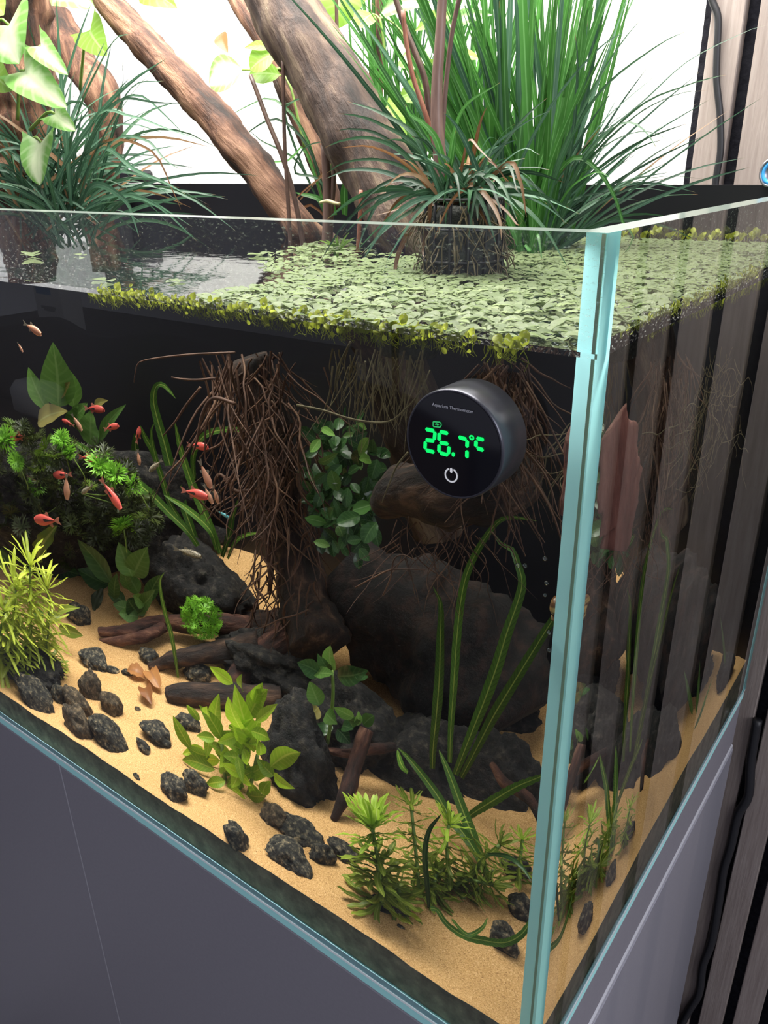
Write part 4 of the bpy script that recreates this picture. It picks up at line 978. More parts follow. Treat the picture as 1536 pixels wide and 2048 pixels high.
uleaves(an2, [((1252, 915), (1195, 1010), 46, 'anubiasbright'), ((1090, 1045), (1208, 1012), 76, 'anubiasbright'), ((797, 1092), (930, 1125), 56, 'anubiasbright'), ((990, 1130), (1140, 1080), 90, 'anubias'), ((1190, 600), (1130, 715), 58, 'crypt'), ((1130, 735), (1205, 740), 60, 'crypt'),
              ((985, 590), (900, 540), 40, 'crypt'), ((1000, 695), (880, 750), 40, 'crypt'), ((1160, 1250), (1240, 1120), 90, 'anubias'), ((1030, 1210), (1000, 1140), 60, 'crypt'), ((830, 690), (890, 610), 50, 'crypt'), ((960, 800), (1000, 930), 76, 'crypt')], cm, 0.262, 'anubias', 'oval', jit=0.004)
stems(an2, pu([cm(1000, 1250), cm(1020, 1000), cm(980, 600)], 0.31), 0.004, 'wood', 'rhizome')

# strap-leaved plants
def strap(root, lists, conv, d, mat, ws=1.0, d1=None, name='leaf'):
    for e in lists:
        pts = [conv(*p) for p in e[0]][::-1]                  # base first
        dd = d + rnd(-0.01, 0.01)
        P = pu(pts, dd, (dd - 0.015) if d1 is None else d1)
        for p in P: p[2] = max(p[2], zs(p[0], p[1]) + 0.002); p[1] = min(max(p[1], T + 0.003), D - T - 0.004); p[0] = min(p[0], -T - 0.002)
        kk = upx(pts[0][0], pts[0][1], dd)
        put(name, root, ribbon(P, e[1] * kk * ws / SC[conv.__name__], 46, twist=rnd(-0.15, 0.15), fold=0.18, ruffle=e[2] if len(e) > 2 else 0.05, rf=16, across=5,
            prof=lambda v: min(1, 0.45 + 1.4 * v) * (1 - v ** 5) ** 0.7 * (1 - 0.35 * v) + 0.03), mat)
def cq(x, y): return (780 + x / 3.303, 980 + y / 3.303)
def ck(x, y): return (640 + x / 3.072, 1480 + y / 3.072)
d0 = G(905, 1575)[1]
bl = rootthing('strap_leaf_plant', 'tall ribbed strap leaves rising in the dark right of the thermometer', G(905, 1575))
strap(bl, [
 ([(285, 640), (335, 760), (332, 1000), (325, 1250), (305, 1500), (285, 1700), (280, 1840)], 62),
 ([(970, 205), (880, 187), (800, 183), (720, 205), (620, 330), (520, 520), (470, 720), (440, 1000), (420, 1300), (400, 1600), (395, 1800)], 52),
 ([(670, 265), (740, 365), (800, 385), (840, 480), (872, 600), (850, 720), (770, 950), (700, 1180), (620, 1400), (520, 1650), (430, 1880)], 72),
 ([(1250, 640), (1095, 830), (960, 1040), (800, 1300), (680, 1500), (560, 1730), (470, 1900)], 66)], cq, d0 - 0.02, 'balansae')
fx = G(970, 1778)
fl = rootthing('strap_leaf_plant', 'ribbed strap leaves leaning left over the front stem plants', fx)
strap(fl, [
 ([(480, 48), (560, 130), (700, 310), (800, 470), (900, 600), (980, 730), (1045, 900)], 66),
 ([(730, 60), (790, 200), (850, 360), (910, 520), (960, 650), (1010, 800), (1045, 900)], 70),
 ([(475, 60), (500, 150), (540, 200)], 40)], ck, fx[1] + 0.005, 'balansae', d1=fx[1] + 0.05)
rx_ = thing('strap_leaf_plant', G(935, 1660), 'strap leaf with a toothed outline pointing at the glass corner', 'plant')
strap(rx_, [([(1420, 190), (1355, 225), (1200, 290), (1050, 380), (940, 450), (880, 500)], 58, 0.14)], ck, 0.18, 'balansae')
dk = thing('strap_leaf_plant', G(857, 1832), 'dark narrow leaf arching on a bare stalk between the front stem plants', 'plant')
strap(dk, [([(745, 455), (670, 560), (645, 700), (655, 850), (668, 1085)], 32)], ck, G(857, 1832)[1] + 0.004, 'anubias')
strap(dk, [([(1300, 870), (1240, 780), (1150, 715), (1030, 700)], 30)], ck, 0.12, 'anubias')
cv = thing('strap_leaf_plant', G(875, 1822), 'strap leaf curving flat over the corner sand across the fuzzy stone', 'plant')
strap(cv, [([(1320, 1040), (1290, 1120), (1230, 1200), (1130, 1245), (1000, 1230), (880, 1200), (780, 1130), (720, 1045), (680, 1035)], 46, 0.1), ([(1030, 1090), (1000, 1150), (930, 1195), (880, 1180), (810, 1100)], 26)], ck, 0.035, 'balansae', d1=0.05)
lgx = G(420, 1105); dl = min(lgx[1], 0.40)
lg = rootthing('strap_leaf_plant', 'cluster of long green strap leaves bending at the top in the back left', U(420, 1108, dl))
strap(lg, [
 ([(965, 212), (930, 170), (900, 140), (872, 135), (850, 160), (843, 230), (865, 330), (900, 450), (940, 600), (1000, 780), (1060, 950), (1100, 1060)], 50),
 ([(850, 340), (830, 400), (850, 520), (890, 650), (940, 800), (1050, 960)], 30),
 ([(960, 340), (990, 480), (1040, 640), (1100, 790), (1170, 950), (1210, 1060)], 46),
 ([(1400, 385), (1250, 382), (1150, 400), (1090, 450), (1060, 540), (1065, 650)], 36),
 ([(770, 360), (800, 430), (840, 500), (870, 600)], 34),
 ([(900, 740), (1030, 820), (1150, 930), (1190, 1040)], 38),
 ([(1310, 760), (1280, 850), (1260, 950), (1220, 1080)], 34),
 ([(1450, 945), (1350, 960), (1290, 1000), (1250, 1090)], 22),
 ([(740, 400), (750, 520), (800, 620), (870, 740)], 60)], cl, dl, 'balansae')
dg = rootthing('strap_leaf_plant', 'long strap leaf slanting diagonally across the feathery bush', U(395, 1090, dl - 0.03))
strap(dg, [([(285, 375), (330, 400), (420, 460), (560, 550), (700, 640), (820, 730), (930, 840), (1030, 940), (1085, 1020)], 46, 0.12)], cl, dl - 0.05, 'balansae', d1=dl - 0.12)
s1 = rootthing('strap_leaf_plant', 'single thin yellowish leaf arching beside the bright green ball', G(356, 1370))
strap(s1, [([(1010, 290), (985, 340), (990, 420), (1015, 540), (1050, 660), (1075, 800), (1098, 980)], 24)], cb, G(356, 1370)[1] + 0.004, 'balansae')

# sword leaves at the back left
d0 = 0.40
sb = rootthing('sword_plant', 'dim broad sword leaves standing at the back left', U(130, 880, d0))
uleaves(sb, [((290, -95), (318, 260), 116, 'crypt'), ((155, 40), (255, 270), 62, 'crypt'), ((348, 20), (405, 260), 66, 'crypt'), ((370, 280), (205, 345), 70, 'anubiasold'), ((482, 235), (395, 320), 52, 'crypt'), ((500, 275), (500, 470), 96, 'crypt'),
             ((692, 243), (545, 445), 40, 'crypt'), ((592, 222), (515, 255), 34, 'anubiasold'), ((385, 120), (300, 200), 40, 'anubiasold'), ((440, 250), (420, 380), 90, 'crypt')], cl, d0, 'crypt', 'lance', ws=1.3)
# mid crypts
g = G(270, 1200)
d0 = min(g[1], 0.3)
cr = rootthing('crypt_plant', 'mid-green long-leaved plant left of the big dark boulder', U(262, 1190, d0))
uleaves(cr, [((810, 1025), (730, 1185), 78), ((650, 1000), (725, 1190), 74), ((640, 1170), (625, 1310), 40), ((672, 1128), (705, 1262), 44), ((690, 1160), (760, 1280), 50), ((880, 1180), (800, 1330), 46), ((650, 1390), (760, 1410), 50), ((810, 1450), (700, 1400), 50), ((590, 1280), (690, 1330), 46),
             ((700, 1310), (760, 1390), 60), ((790, 1440), (770, 1380), 36, 'tuft'), ((730, 1290), (800, 1340), 50), ((620, 1340), (720, 1370), 44), ((850, 1260), (770, 1350), 50)], cl, d0, 'crypt', ws=1.35)
g = G(190, 1190); d0 = min(g[1], 0.34)
cr = rootthing('crypt_plant', 'dark green blue-tinted leaves crossing behind the yellow-green clump', U(205, 1180, d0))
uleaves(cr, [((425, 985), (610, 1225), 74), ((425, 1148), (600, 1280), 70), ((415, 1090), (300, 1300), 110, 'crypt'), ((440, 1180), (330, 1290), 60), ((160, 960), (150, 1110), 50, 'anubiasbright'), ((0, 1040), (90, 1180), 110, 'crypt'), ((-20, 1190), (60, 1300), 70, 'anubiasbright'), ((500, 1290), (560, 1360), 80, 'tuftdark')], cl, d0, 'anubias', ws=1.3)
g = G(95, 1265)
cr = rootthing('crypt_plant', 'few low pointed leaves at the foot of the yellow-green clump', g)
uleaves(cr, [((278, 1518), (200, 1390), 54), ((455, 1512), (320, 1465), 46), ((440, 1360), (310, 1400), 34), ((250, 1440), (330, 1400), 40), ((180, 1420), (240, 1380), 40, 'anubiasbright')], cl, g[1] - 0.01, 'pogo')
fe = rootthing('fern_frond', 'yellowish bumpy frond above the yellow-green clump', U(*cl(205, 1080), 0.26))
fe['category'] = 'plant'
put('frond', fe, leaf_pts(U(*cl(205, 1090), 0.26), U(*cl(312, 910), 0.25), 23 * upx(90, 1090, 0.26), 'strap', VIEW, 0.2, 0.1, ruffle=0.12, nl=24), 'pogo')

# feathery bush: whorls of fine forked leaflets
def whorl(r, n, mat):
    mb = MB()
    for i in range(n):
        a = i / n * 6.283 + rnd(-.2, .2); up = rnd(0.05, 0.5)
        dr = np.array([math.cos(a), math.sin(a), up]); tip = unit(dr) * r * rnd(0.75, 1)
        mb.add(*leaf_pts((0, 0, 0), tip, r * 0.16, 'narrow', np.array([0, 0, 1.0]), 0.2, 0.1, nl=4, na=3))
        for sgn in (-1, 1):
            b = tip * 0.5; t = b + (tip * 0.45) + np.array([-dr[1], dr[0], 0.1]) * sgn * r * 0.28
            mb.add(*leaf_pts(b, t, r * 0.12, 'narrow', np.array([0, 0, 1.0]), 0.2, 0.05, nl=3, na=3))
    return mesh('whorl', mb.V, mb.F, mat, mb.UV)
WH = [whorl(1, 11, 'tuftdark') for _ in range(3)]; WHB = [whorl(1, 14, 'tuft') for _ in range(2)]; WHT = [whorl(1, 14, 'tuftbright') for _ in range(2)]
def bush(label, cells, top, name='feathery_plant', d=0.3, r=20, n=40, bright=0.1):
    base = U(cells[0] , cells[1], d)
    root = thing(name, base, label, 'plant')
    k = upx(cells[0], cells[1], d)
    for i in range(n):
        a = rnd(0, 6.283); q = math.sqrt(random.random())
        px, py = cells[0] + cells[2] * q * math.cos(a), cells[1] + cells[3] * q * math.sin(a)
        p = U(px, py, d + rnd(-0.04, 0.05)); p[2] = max(p[2], zs(p[0], p[1]) + 0.005); p[1] = min(p[1], D - 0.03)
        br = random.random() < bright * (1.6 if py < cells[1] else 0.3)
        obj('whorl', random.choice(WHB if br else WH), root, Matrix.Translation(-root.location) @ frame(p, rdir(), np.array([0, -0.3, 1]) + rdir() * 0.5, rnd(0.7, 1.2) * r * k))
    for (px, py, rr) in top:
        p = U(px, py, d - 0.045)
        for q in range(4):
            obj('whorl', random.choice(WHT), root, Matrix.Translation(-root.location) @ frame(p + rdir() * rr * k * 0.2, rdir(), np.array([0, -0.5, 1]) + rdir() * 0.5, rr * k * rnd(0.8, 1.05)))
        stems(root, [p, p + np.array([rnd(-.01, .01), 0.01, -0.03]), base], 0.0008)
    return root
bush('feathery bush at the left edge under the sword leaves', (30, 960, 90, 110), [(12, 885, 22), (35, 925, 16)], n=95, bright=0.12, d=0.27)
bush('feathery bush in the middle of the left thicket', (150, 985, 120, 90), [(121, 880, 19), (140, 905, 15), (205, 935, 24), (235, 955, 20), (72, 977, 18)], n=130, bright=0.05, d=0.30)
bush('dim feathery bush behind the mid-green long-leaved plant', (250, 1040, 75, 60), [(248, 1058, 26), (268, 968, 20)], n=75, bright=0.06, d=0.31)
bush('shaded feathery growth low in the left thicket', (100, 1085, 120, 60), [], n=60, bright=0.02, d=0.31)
gb = U(400, 1236, G(400, 1290)[1] - 0.02); kk = upx(400, 1236, gb[1])
ball = thing('feathery_plant', gb, 'bright green feathery ball over the forked brown branch', 'plant')
for i in range(46):
    zz = 1 - 2 * (i + 0.5) / 46; aa = i * 2.39996; rr = math.sqrt(1 - zz * zz)
    n_ = np.array([rr * math.cos(aa), rr * math.sin(aa), zz]); p = gb + n_ * 27 * kk * rnd(0.85, 1.05)
    obj('whorl', random.choice(WHT), ball, Matrix.Translation(-ball.location) @ frame(p, rdir(), n_, 12.5 * kk * rnd(0.85, 1.1)))

# stem plants with whorls of narrow leaves
def nleaf(mat, ruff):
    d_ = leaf_pts((0, 0, 0), (0, 1, 0), 0.115 if mat == 'pogoyellow' else 0.19, 'narrow', np.array([0, 0, 1.0]), 0.3, rnd(-0.12, 0.18), ruffle=ruff, nl=14, na=3, curl=rnd(-.1, .1))
    return mesh('leaf', d_[0], d_[1], mat, d_[2])
NL = {k: [nleaf(k, 0.10) for _ in range(4)] for k in ('pogo', 'pogotop', 'pogoyellow')}
def stem_plant(label, base, nodes_, leaf, mats, d=None, n_wh=9, per=8, crown=14, group=None, name='stem_plant', rad=0.0016, droop=0.3, branch=None):
    g = G(*base); dd = g[1] if d is None else d
    root = thing(name, g, label, 'plant', group)
    P = [g] + [U(x, y, dd + (0.004 * i)) for i, (x, y) in enumerate(nodes_)]
    for p in P: p[1] = max(p[1], T + 0.012)
    C = spline(P, 40); k = upx(base[0], base[1], dd)
    stems(root, P, rad)
    for i in range(n_wh):
        v = 0.12 + 0.83 * i / (n_wh - 1); c = C[int(v * 39)]; t = unit(C[min(39, int(v * 39) + 1)] - C[int(v * 39) - 1])
        for q in range(per):
            a = q / per * 6.283 + i * 1.1; u = unit(np.cross(t, [0.2, 1, 0.1])); w = np.cross(t, u)
            dr = u * math.cos(a) + w * math.sin(a) + t * rnd(-droop, 0.6) + np.array([0, 0, -droop * 0.6])
            l = leaf * k * rnd(0.75, 1.1) * (1.1 - 0.25 * v)
            e = c + unit(dr) * l
            if e[1] < T + 0.002: dr[1] = max(dr[1], (T + 0.004 - c[1]) / l)
            if e[0] > -T - 0.002: dr[0] = -abs(dr[0])
            m = mats[0] if v < 0.75 else mats[1]
            obj('leaf', random.choice(NL[m]), root, Matrix.Translation(-root.location) @ frame(c, dr, t, l))
    t = unit(C[-1] - C[-4])
    for q in range(crown):
        a = q * 2.4; u = unit(np.cross(t, [0.2, 1, 0.1])); w = np.cross(t, u); el = rnd(0.25, 1.6)
        dr = (u * math.cos(a) + w * math.sin(a)) + t * el
        l = leaf * k * rnd(0.7, 1.0)
        if (C[-1] + unit(dr) * l)[1] < T + 0.002: dr[1] = abs(dr[1]) * 0.3
        obj('leaf', random.choice(NL[mats[1]]), root, Matrix.Translation(-root.location) @ frame(C[-1], dr, t, l))
    return root
stem_plant('toothed bright stem plant nearest the front glass in the middle', (762, 1818), [(760, 1760), (752, 1700), (745, 1658)], 66, ('pogo', 'pogotop'), n_wh=9, per=9, crown=34)
stem_plant('short side shoot at the foot of the toothed bright stem plant', (790, 1815), [(800, 1790), (795, 1772)], 44, ('pogo', 'pogo'), n_wh=5, per=7, crown=8)
stem_plant('olive stem plant directly right of the toothed bright one', (838, 1790), [(833, 1720), (826, 1650), (822, 1612)], 44, ('pogo', 'pogo'), n_wh=8, per=7, crown=10)
stem_plant('fresh green stem plant behind the leaning strap leaves', (900, 1780), [(895, 1720), (893, 1675), (898, 1650)], 50, ('pogo', 'tuft' if False else 'pogotop'), n_wh=7, per=7, crown=14)
stem_plant('sprawling olive stem plant right of the leaning strap leaves', (960, 1790), [(950, 1745), (975, 1710), (1000, 1690)], 46, ('pogo', 'pogo'), n_wh=8, per=7, crown=8)
stem_plant('low olive stem plant trailing over the sand by the fuzzy stone', (930, 1800), [(910, 1775), (935, 1760), (985, 1770)], 50, ('pogo', 'pogo'), n_wh=8, per=7, crown=8)
stem_plant('thin stem plant tucked into the glass corner', (1035, 1770), [(1040, 1720), (1045, 1680)], 40, ('pogo', 'pogotop'), n_wh=6, per=6, crown=8)
stem_plant('low bushy stem plant between the two tall front ones', (865, 1795), [(868, 1770), (872, 1745)], 44, ('pogo', 'pogo'), n_wh=6, per=7, crown=8)
stem_plant('yellow-green stem at the left edge, second tallest of its clump', (35, 1345), [(30, 1280), (28, 1220), (32, 1180)], 44, ('pogoyellow', 'pogoyellow'), n_wh=10, per=9, crown=16)
stem_plant('yellow-green stem, tallest of the clump at the left edge', (60, 1345), [(62, 1260), (60, 1190), (60, 1132)], 40, ('pogoyellow', 'pogoyellow'), n_wh=11, per=9, crown=16)
stem_plant('yellow-green stem on the right side of the left clump', (85, 1340), [(95, 1280), (98, 1225), (95, 1178)], 36, ('pogoyellow', 'pogoyellow'), n_wh=9, per=8, crown=14)
stem_plant('yellow-green stem drooping at the very left edge of the picture', (5, 1350), [(0, 1300), (2, 1255), (8, 1225)], 50, ('pogoyellow', 'pogoyellow'), n_wh=9, per=9, crown=14)
stem_plant('short green sprig right at the base of the left clump', (96, 1335), [(95, 1315), (94, 1300)], 30, ('pogo', 'pogo'), n_wh=5, per=8, crown=8)
pr = UR(1385, 1470, -0.06, 0)
rr_ = thing('crypt_plant', pr, 'upright green leaves seen through the far part of the right glass', 'plant')
for (tx, ty, bx1, by1, w) in [(1400, 1320, 1392, 1430, 12), (1368, 1340, 1385, 1430, 12), (1425, 1355, 1396, 1440, 8), (1440, 1230, 1450, 1330, 8), (1412, 1400, 1388, 1460, 12)]:
    t, b = UR(tx, ty, -0.055, 0), UR(bx1, by1, -0.06, 0)
    for q in (t, b): q[1] = min(q[1], D - T - 0.01)
    put('leaf', rr_, leaf_pts(b, t, w * 0.00055, 'lance', np.array([0.8, -0.5, 0.3]), 0.25, 0.08), 'crypt')
# withered leaves on the sand
lt = G(290, 1385)
for i, (tp, bs, w, lab) in enumerate([((255, 1350), (292, 1362), 22, 'orange withered leaf on the sand beside the tiny pebbles'), ((322, 1390), (300, 1350), 24, 'curled brown withered leaf on the sand right of the orange one'), ((304, 1418), (292, 1385), 22, 'brown leaf tip pointing to the front among the withered leaves')]):
    b = G(*bs) + np.array([0, 0, 0.004]); t = G(*tp) + np.array([0, 0, 0.006])
    r_ = thing('withered_leaf', b, lab, 'leaf'); put('leaf_blade', r_, leaf_pts(b, t, w * upx(*bs, b[1]), 'oval', np.array([0, -0.5, 1.0]), 0.4, 0.2, ruffle=0.1, nl=10), 'litter')

# ================================================================ HANGING ROOTS
def roots(name, label, n, start, fall, spread, rad, mat, d, kinks=5, cat='roots', extra=()):
    mb = MB()
    for i in range(n):
        x, y = start(); dd = rnd(*d); p = U(x, y, dd) ; p[2] = min(p[2], ZW - 0.004); P = [p]; L_ = rnd(*fall)
        dr = np.array([rnd(-spread, spread), rnd(-spread, spread) * 0.5, -1.0])
        for q in range(kinks):
            dr = dr + np.array([rnd(-.6, .6), rnd(-.5, .5), rnd(-.35, .1)]) * spread * 1.6
            P.append(P[-1] + unit(dr) * L_ / kinks)
        for p in P: p[1] = min(max(p[1], T + 0.006), D - T - 0.004); p[2] = max(p[2], zs(p[0], p[1]) + 0.002)
        r = rnd(*rad); mb.add(*tube(P, [r, r * 0.8, r * 0.3], 5, 14, cap=False))
    for pts, dd, r in extra: mb.add(*tube(pu(pts, dd), [r, r, r * 0.5], 6, 24))
    return tag(mb.obj(name, mat, origin=U(*start(), d[0])), label, cat, kind='stuff')
roots('hanging_roots', 'thick curtain of brown roots hanging around the central sunken branch', 230, lambda: (random.gauss(525, 38), rnd(700, 1000)), (0.02, 0.085), 0.85, (0.0005, 0.0014), 'root', (0.25, 0.33))
roots('clinging_roots', 'matted roots clinging along the lower central branch', 170, lambda: (rnd(500, 640), rnd(860, 1240)), (0.03, 0.08), 0.9, (0.0005, 0.0013), 'root', (0.28, 0.36), extra=[
    ([cm(455, 925), cm(380, 930), (cm(330, 885)), cm(300, 840), cm(265, 828), cm(243, 870), cm(250, 905)], 0.28, 0.0018),
    ([cm(610, 760), cm(500, 900), cm(540, 1050), cm(570, 1200), cm(590, 1400), cm(580, 1560)], 0.33, 0.005),
    ([cm(480, 740), cm(500, 980), cm(560, 1170), cm(590, 1500)], 0.32, 0.0045)])
roots('side_roots', 'long bare roots reaching left from the root curtain', 22, lambda: (rnd(395, 480), rnd(700, 740)), (0.08, 0.16), 0.5, (0.0007, 0.0014), 'root', (0.22, 0.30), extra=[
    ([cl(1180, 100), cl(1080, 110), cl(1000, 105), cl(940, 95)], 0.2, 0.0011), ([cl(1290, 240), cl(1170, 210), cl(1110, 300), cl(1080, 440), cl(1055, 520)], 0.2, 0.0016),
    ([cl(1250, 200), cl(1140, 330), cl(1125, 480), cl(1130, 560), cl(1165, 590)], 0.22, 0.001), ([cl(1100, 150), cl(1020, 250), cl(960, 340), cl(895, 415)], 0.22, 0.0012),
    ([(470, 705), (370, 710), (285, 722), (272, 740), (268, 765)], 0.12, 0.0008), ([cm(610, 920), cm(525, 985)], 0.27, 0.001), ([cm(500, 1000), cm(370, 1080)], 0.28, 0.001)])
roots('fine_roots', 'fine greenish roots hanging above and left of the thermometer', 75, lambda: (rnd(660, 850), rnd(695, 735)), (0.015, 0.06), 0.35, (0.0003, 0.0007), 'rootpale', (0.10, 0.22), extra=[
    ([cm(750, 400), cm(900, 430), cm(1060, 480), cm(1200, 505), cm(1320, 500), cm(1400, 440), cm(1500, 330), (860, 740)], 0.06, 0.0007),
    ([cm(1430, 690), cm(1360, 780), cm(1310, 900), cm(1270, 1000)], 0.08, 0.0006), ([cm(1080, 10), cm(1000, 180), cm(980, 320)], 0.15, 0.0009), ([cm(1170, 130), cm(1130, 330), cm(1120, 460)], 0.15, 0.0008)])
roots('root_bundle', 'brown root bundle hanging behind the right side of the thermometer', 190, lambda: (rnd(955, 1055), rnd(715, 900)), (0.03, 0.10), 0.9, (0.0004, 0.0011), 'root', (0.17, 0.25))
roots('hair_roots', 'wispy dark roots spreading above the sunken stump', 40, lambda: (rnd(790, 960), rnd(1030, 1120)), (0.03, 0.08), 1.3, (0.0003, 0.0006), 'root', (0.2, 0.28), extra=[([cm(1110, 1520), cm(1240, 1450), cm(1340, 1410), cm(1536, 1412)], 0.14, 0.0006), ([cm(1278, 1570), cm(1325, 1460), cm(1345, 1350), cm(1400, 1320), cm(1470, 1350)], 0.14, 0.0006),
    ([(1004, 970), (985, 1045), (978, 1080)], 0.15, 0.0005), ([(983, 1063), (1005, 1090), (1022, 1097), (1033, 1125)], 0.17, 0.0005)])
mb = MB()
for i in range(70):
    p = UR(rnd(1400, 1490), rnd(690, 900), -0.03, 0); p[0] = rnd(-0.06, -0.02); p[2] = min(p[2], ZW - 0.004); P = [p]; dr = np.array([rnd(-.2, .2), rnd(-.5, .5), -0.8])
    for q in range(6):
        dr = unit(dr + rdir() * 0.6); P.append(P[-1] + dr * 0.010)
    for p in P: p[1] = min(p[1], D - T - 0.004); p[0] = min(p[0], -T - 0.003); p[2] = min(p[2], ZW - 0.003)
    mb.add(*tube(P, [0.0004, 0.0003], 4, 14, cap=False))
tag(mb.obj('fine_roots', 'rootpale', origin=(-0.04, 0.2, 0.4)), 'tangled pale roots behind the right glass pane', 'roots', kind='stuff')

# ================================================================ FISH
def fish_meshes(red):
    bm_, fin_, pt_ = ('fishred', 'fin', 'patch') if red else ('fishpale', 'fin', 'patch')
    return None
def fish_proto(body, fin, patch=True):
    parts = {}
    n, s = 14, 10; V = []; Fc = []
    for i in range(n):
        v = i / (n - 1); x = 0.5 - v * 0.78
        h = 0.145 * math.sin(math.pi * min(1, v * 0.86 + 0.09)) ** 0.9 * (1 - 0.55 * v) * 1.25 + 0.012
        for j in range(s):
            a = j / s * 6.283; V.append((x, 0.52 * h * math.cos(a), h * math.sin(a) + 0.01 * math.sin(math.pi * v)))
    for i in range(n - 1):
        for j in range(s): Fc.append((i * s + j, i * s + (j + 1) % s, i * s + s + (j + 1) % s, i * s + s + j))
    Fc.append(tuple(range(s))); Fc.append(tuple(reversed(range((n - 1) * s, n * s))))
    parts['body'] = mesh('fish', V, Fc, body)
    def fan(P): return mesh('fin', [(x, y, z) for x, y, z in P] + [(x, y + 0.004, z) for x, y, z in P], [tuple(range(len(P))), tuple(reversed(range(len(P), 2 * len(P))))], fin, smooth=False)
    parts['tail_fin'] = fan([(-0.27, 0, 0.02), (-0.38, 0, 0.075), (-0.5, 0, 0.11), (-0.44, 0, 0.0), (-0.5, 0, -0.10), (-0.38, 0, -0.065), (-0.27, 0, -0.02)])
    parts['dorsal_fin'] = fan([(0.08, 0, 0.13), (-0.04, 0, 0.22), (-0.10, 0, 0.20), (-0.10, 0, 0.10)])
    parts['anal_fin'] = fan([(-0.02, 0, -0.11), (-0.12, 0, -0.17), (-0.17, 0, -0.15), (-0.17, 0, -0.06)])
    e = MB()
    for sy in (-1, 1): e.add(*tube([(0.40, sy * 0.036, 0.025), (0.40, sy * 0.052, 0.025)], [0.022, 0.016], 8, 4))
    parts['eyes'] = mesh('eyes', e.V, e.F, 'eye')
    if patch:
        e = MB()
        for sy in (-1, 1):
            Q = []
            for x, z in ((0.10, 0.05), (0.02, 0.055), (-0.12, 0.02), (-0.24, 0.006), (-0.24, -0.006), (-0.10, -0.01), (0.04, -0.025), (0.10, 0.0)):
                v = (0.5 - x) / 0.78; h = 0.145 * math.sin(math.pi * min(1, v * 0.86 + 0.09)) ** 0.9 * (1 - 0.55 * v) * 1.25 + 0.012
                Q.append((x, sy * (0.52 * h + 0.004), z))
            e.add(Q, [tuple(range(8))])
        parts['flank_patch'] = mesh('flank_patch', e.V, e.F, 'patch', smooth=False)
    return parts
FP = {'red': fish_proto('fishred', 'fin'), 'pale': fish_proto('fishpale', 'finpale', False), 'dark': fish_proto('fishdark', 'finpale', False), 'blue': fish_proto('fishblue', 'finpale', False)}
def fish(px, py, L_, ang, typ, label, d, group=None, squash=1.0):
    p = U(px, py, d); k = upx(px, py, d)
    ux, uy = U(px + 5, py, d) - U(px - 5, py, d), U(px, py - 5, d) - U(px, py + 5, d)
    a = math.radians(ang); hd = unit(unit(ux) * math.cos(a) + unit(uy) * math.sin(a))
    root = thing('fish', p, label, 'fish', group)
    s = L_ * k
    up = np.array([0, 0, 1.0]) if abs(math.cos(a)) > 0.3 else np.array([0.8, 0, 0.4])
    y = unit(np.cross(up, hd)); z = np.cross(hd, y)
    Mx = Matrix(((hd[0] * s, y[0] * s, z[0] * s * squash, p[0]), (hd[1] * s, y[1] * s, z[1] * s * squash, p[1]), (hd[2] * s, y[2] * s, z[2] * s * squash, p[2]), (0, 0, 0, 1)))
    for nme, me in FP[typ].items(): obj(nme, me, root, Matrix.Translation(-root.location) @ Mx)
FG = 'small red fish swimming in the left half'
for f in [
 (388, 987, 52, -12, 'red', 'large red fish in front of the strap leaf cluster, facing right', 0.20),
 (221, 987, 50, -48, 'red', 'red fish diving to the lower right over the feathery bush', 0.22),
 (95, 1041, 50, 178, 'red', 'red fish facing left above the yellow-green stem clump', 0.2),
 (126, 950, 38, 182, 'red', 'red fish facing left, directly above a pale hanging fish', 0.24),
 (177, 917, 40, -8, 'red', 'dim red fish just above the diagonal strap leaf', 0.27),
 (38, 874, 34, 184, 'red', 'red fish farthest left, beside the bright feathery tip', 0.25),
 (137, 846, 24, 160, 'red', 'smallest dim red fish under the sword leaves', 0.34),
 (188, 818, 40, -4, 'red', 'dim red fish highest among the sword leaves, facing right', 0.34),
 (222, 855, 32, 12, 'red', 'red fish with a black flank right of the sword leaves', 0.26),
 (276, 871, 28, 75, 'red', 'dim red fish upright by the short strap leaf tip', 0.32),
 (395, 892, 42, -6, 'red', 'dark red fish partly behind the long bare root', 0.26)]:
    fish(*f[:5], f[5], f[6], FG)
for f in [
 (133, 972, 38, -88, 'pale', 'pale orange fish hanging head down left of the dark striped fish', 0.23),
 (153, 844, 28, -50, 'pale', 'pale orange fish at the tip of the folded sword leaf', 0.3),
 (410, 948, 46, -62, 'pale', 'slim pale orange fish diving right of the strap leaves', 0.22),
 (416, 988, 32, -60, 'pale', 'brownish pink fish right behind the large red fish', 0.25),
 (431, 988, 30, -70, 'pale', 'brownish fish next to the hooked root', 0.26),
 (277, 914, 24, -80, 'pale', 'pale small fish hanging by the short broad strap leaf', 0.3),
 (64, 657, 34, -22, 'pale', 'pale brown fish near the water surface at the left', 0.12),
 (40, 694, 14, -50, 'pale', 'tiny pale fish under the water surface at the left edge', 0.2)]:
    fish(*f[:5], f[5], f[6], 'small pale fish swimming in the left half')
for f in [
 (175, 978, 30, 210, 'dark', 'small dark-banded fish left of the diving red fish', 0.24),
 (312, 931, 36, 215, 'dark', 'black and white banded fish on the long bent strap leaf', 0.3),
 (374, 1105, 54, -14, 'dark', 'slender black-striped fish over the rear sand slope', 0.32),
 (67, 957, 28, -15, 'dark', 'dim striped fish among the left feathery bush', 0.24)]:
    fish(*f[:5], f[5], f[6], 'small striped fish', squash=0.75)
fish(445, 1028, 28, -25, 'blue', 'tiny blue fish beside the curved green stem', 0.3, squash=0.7)
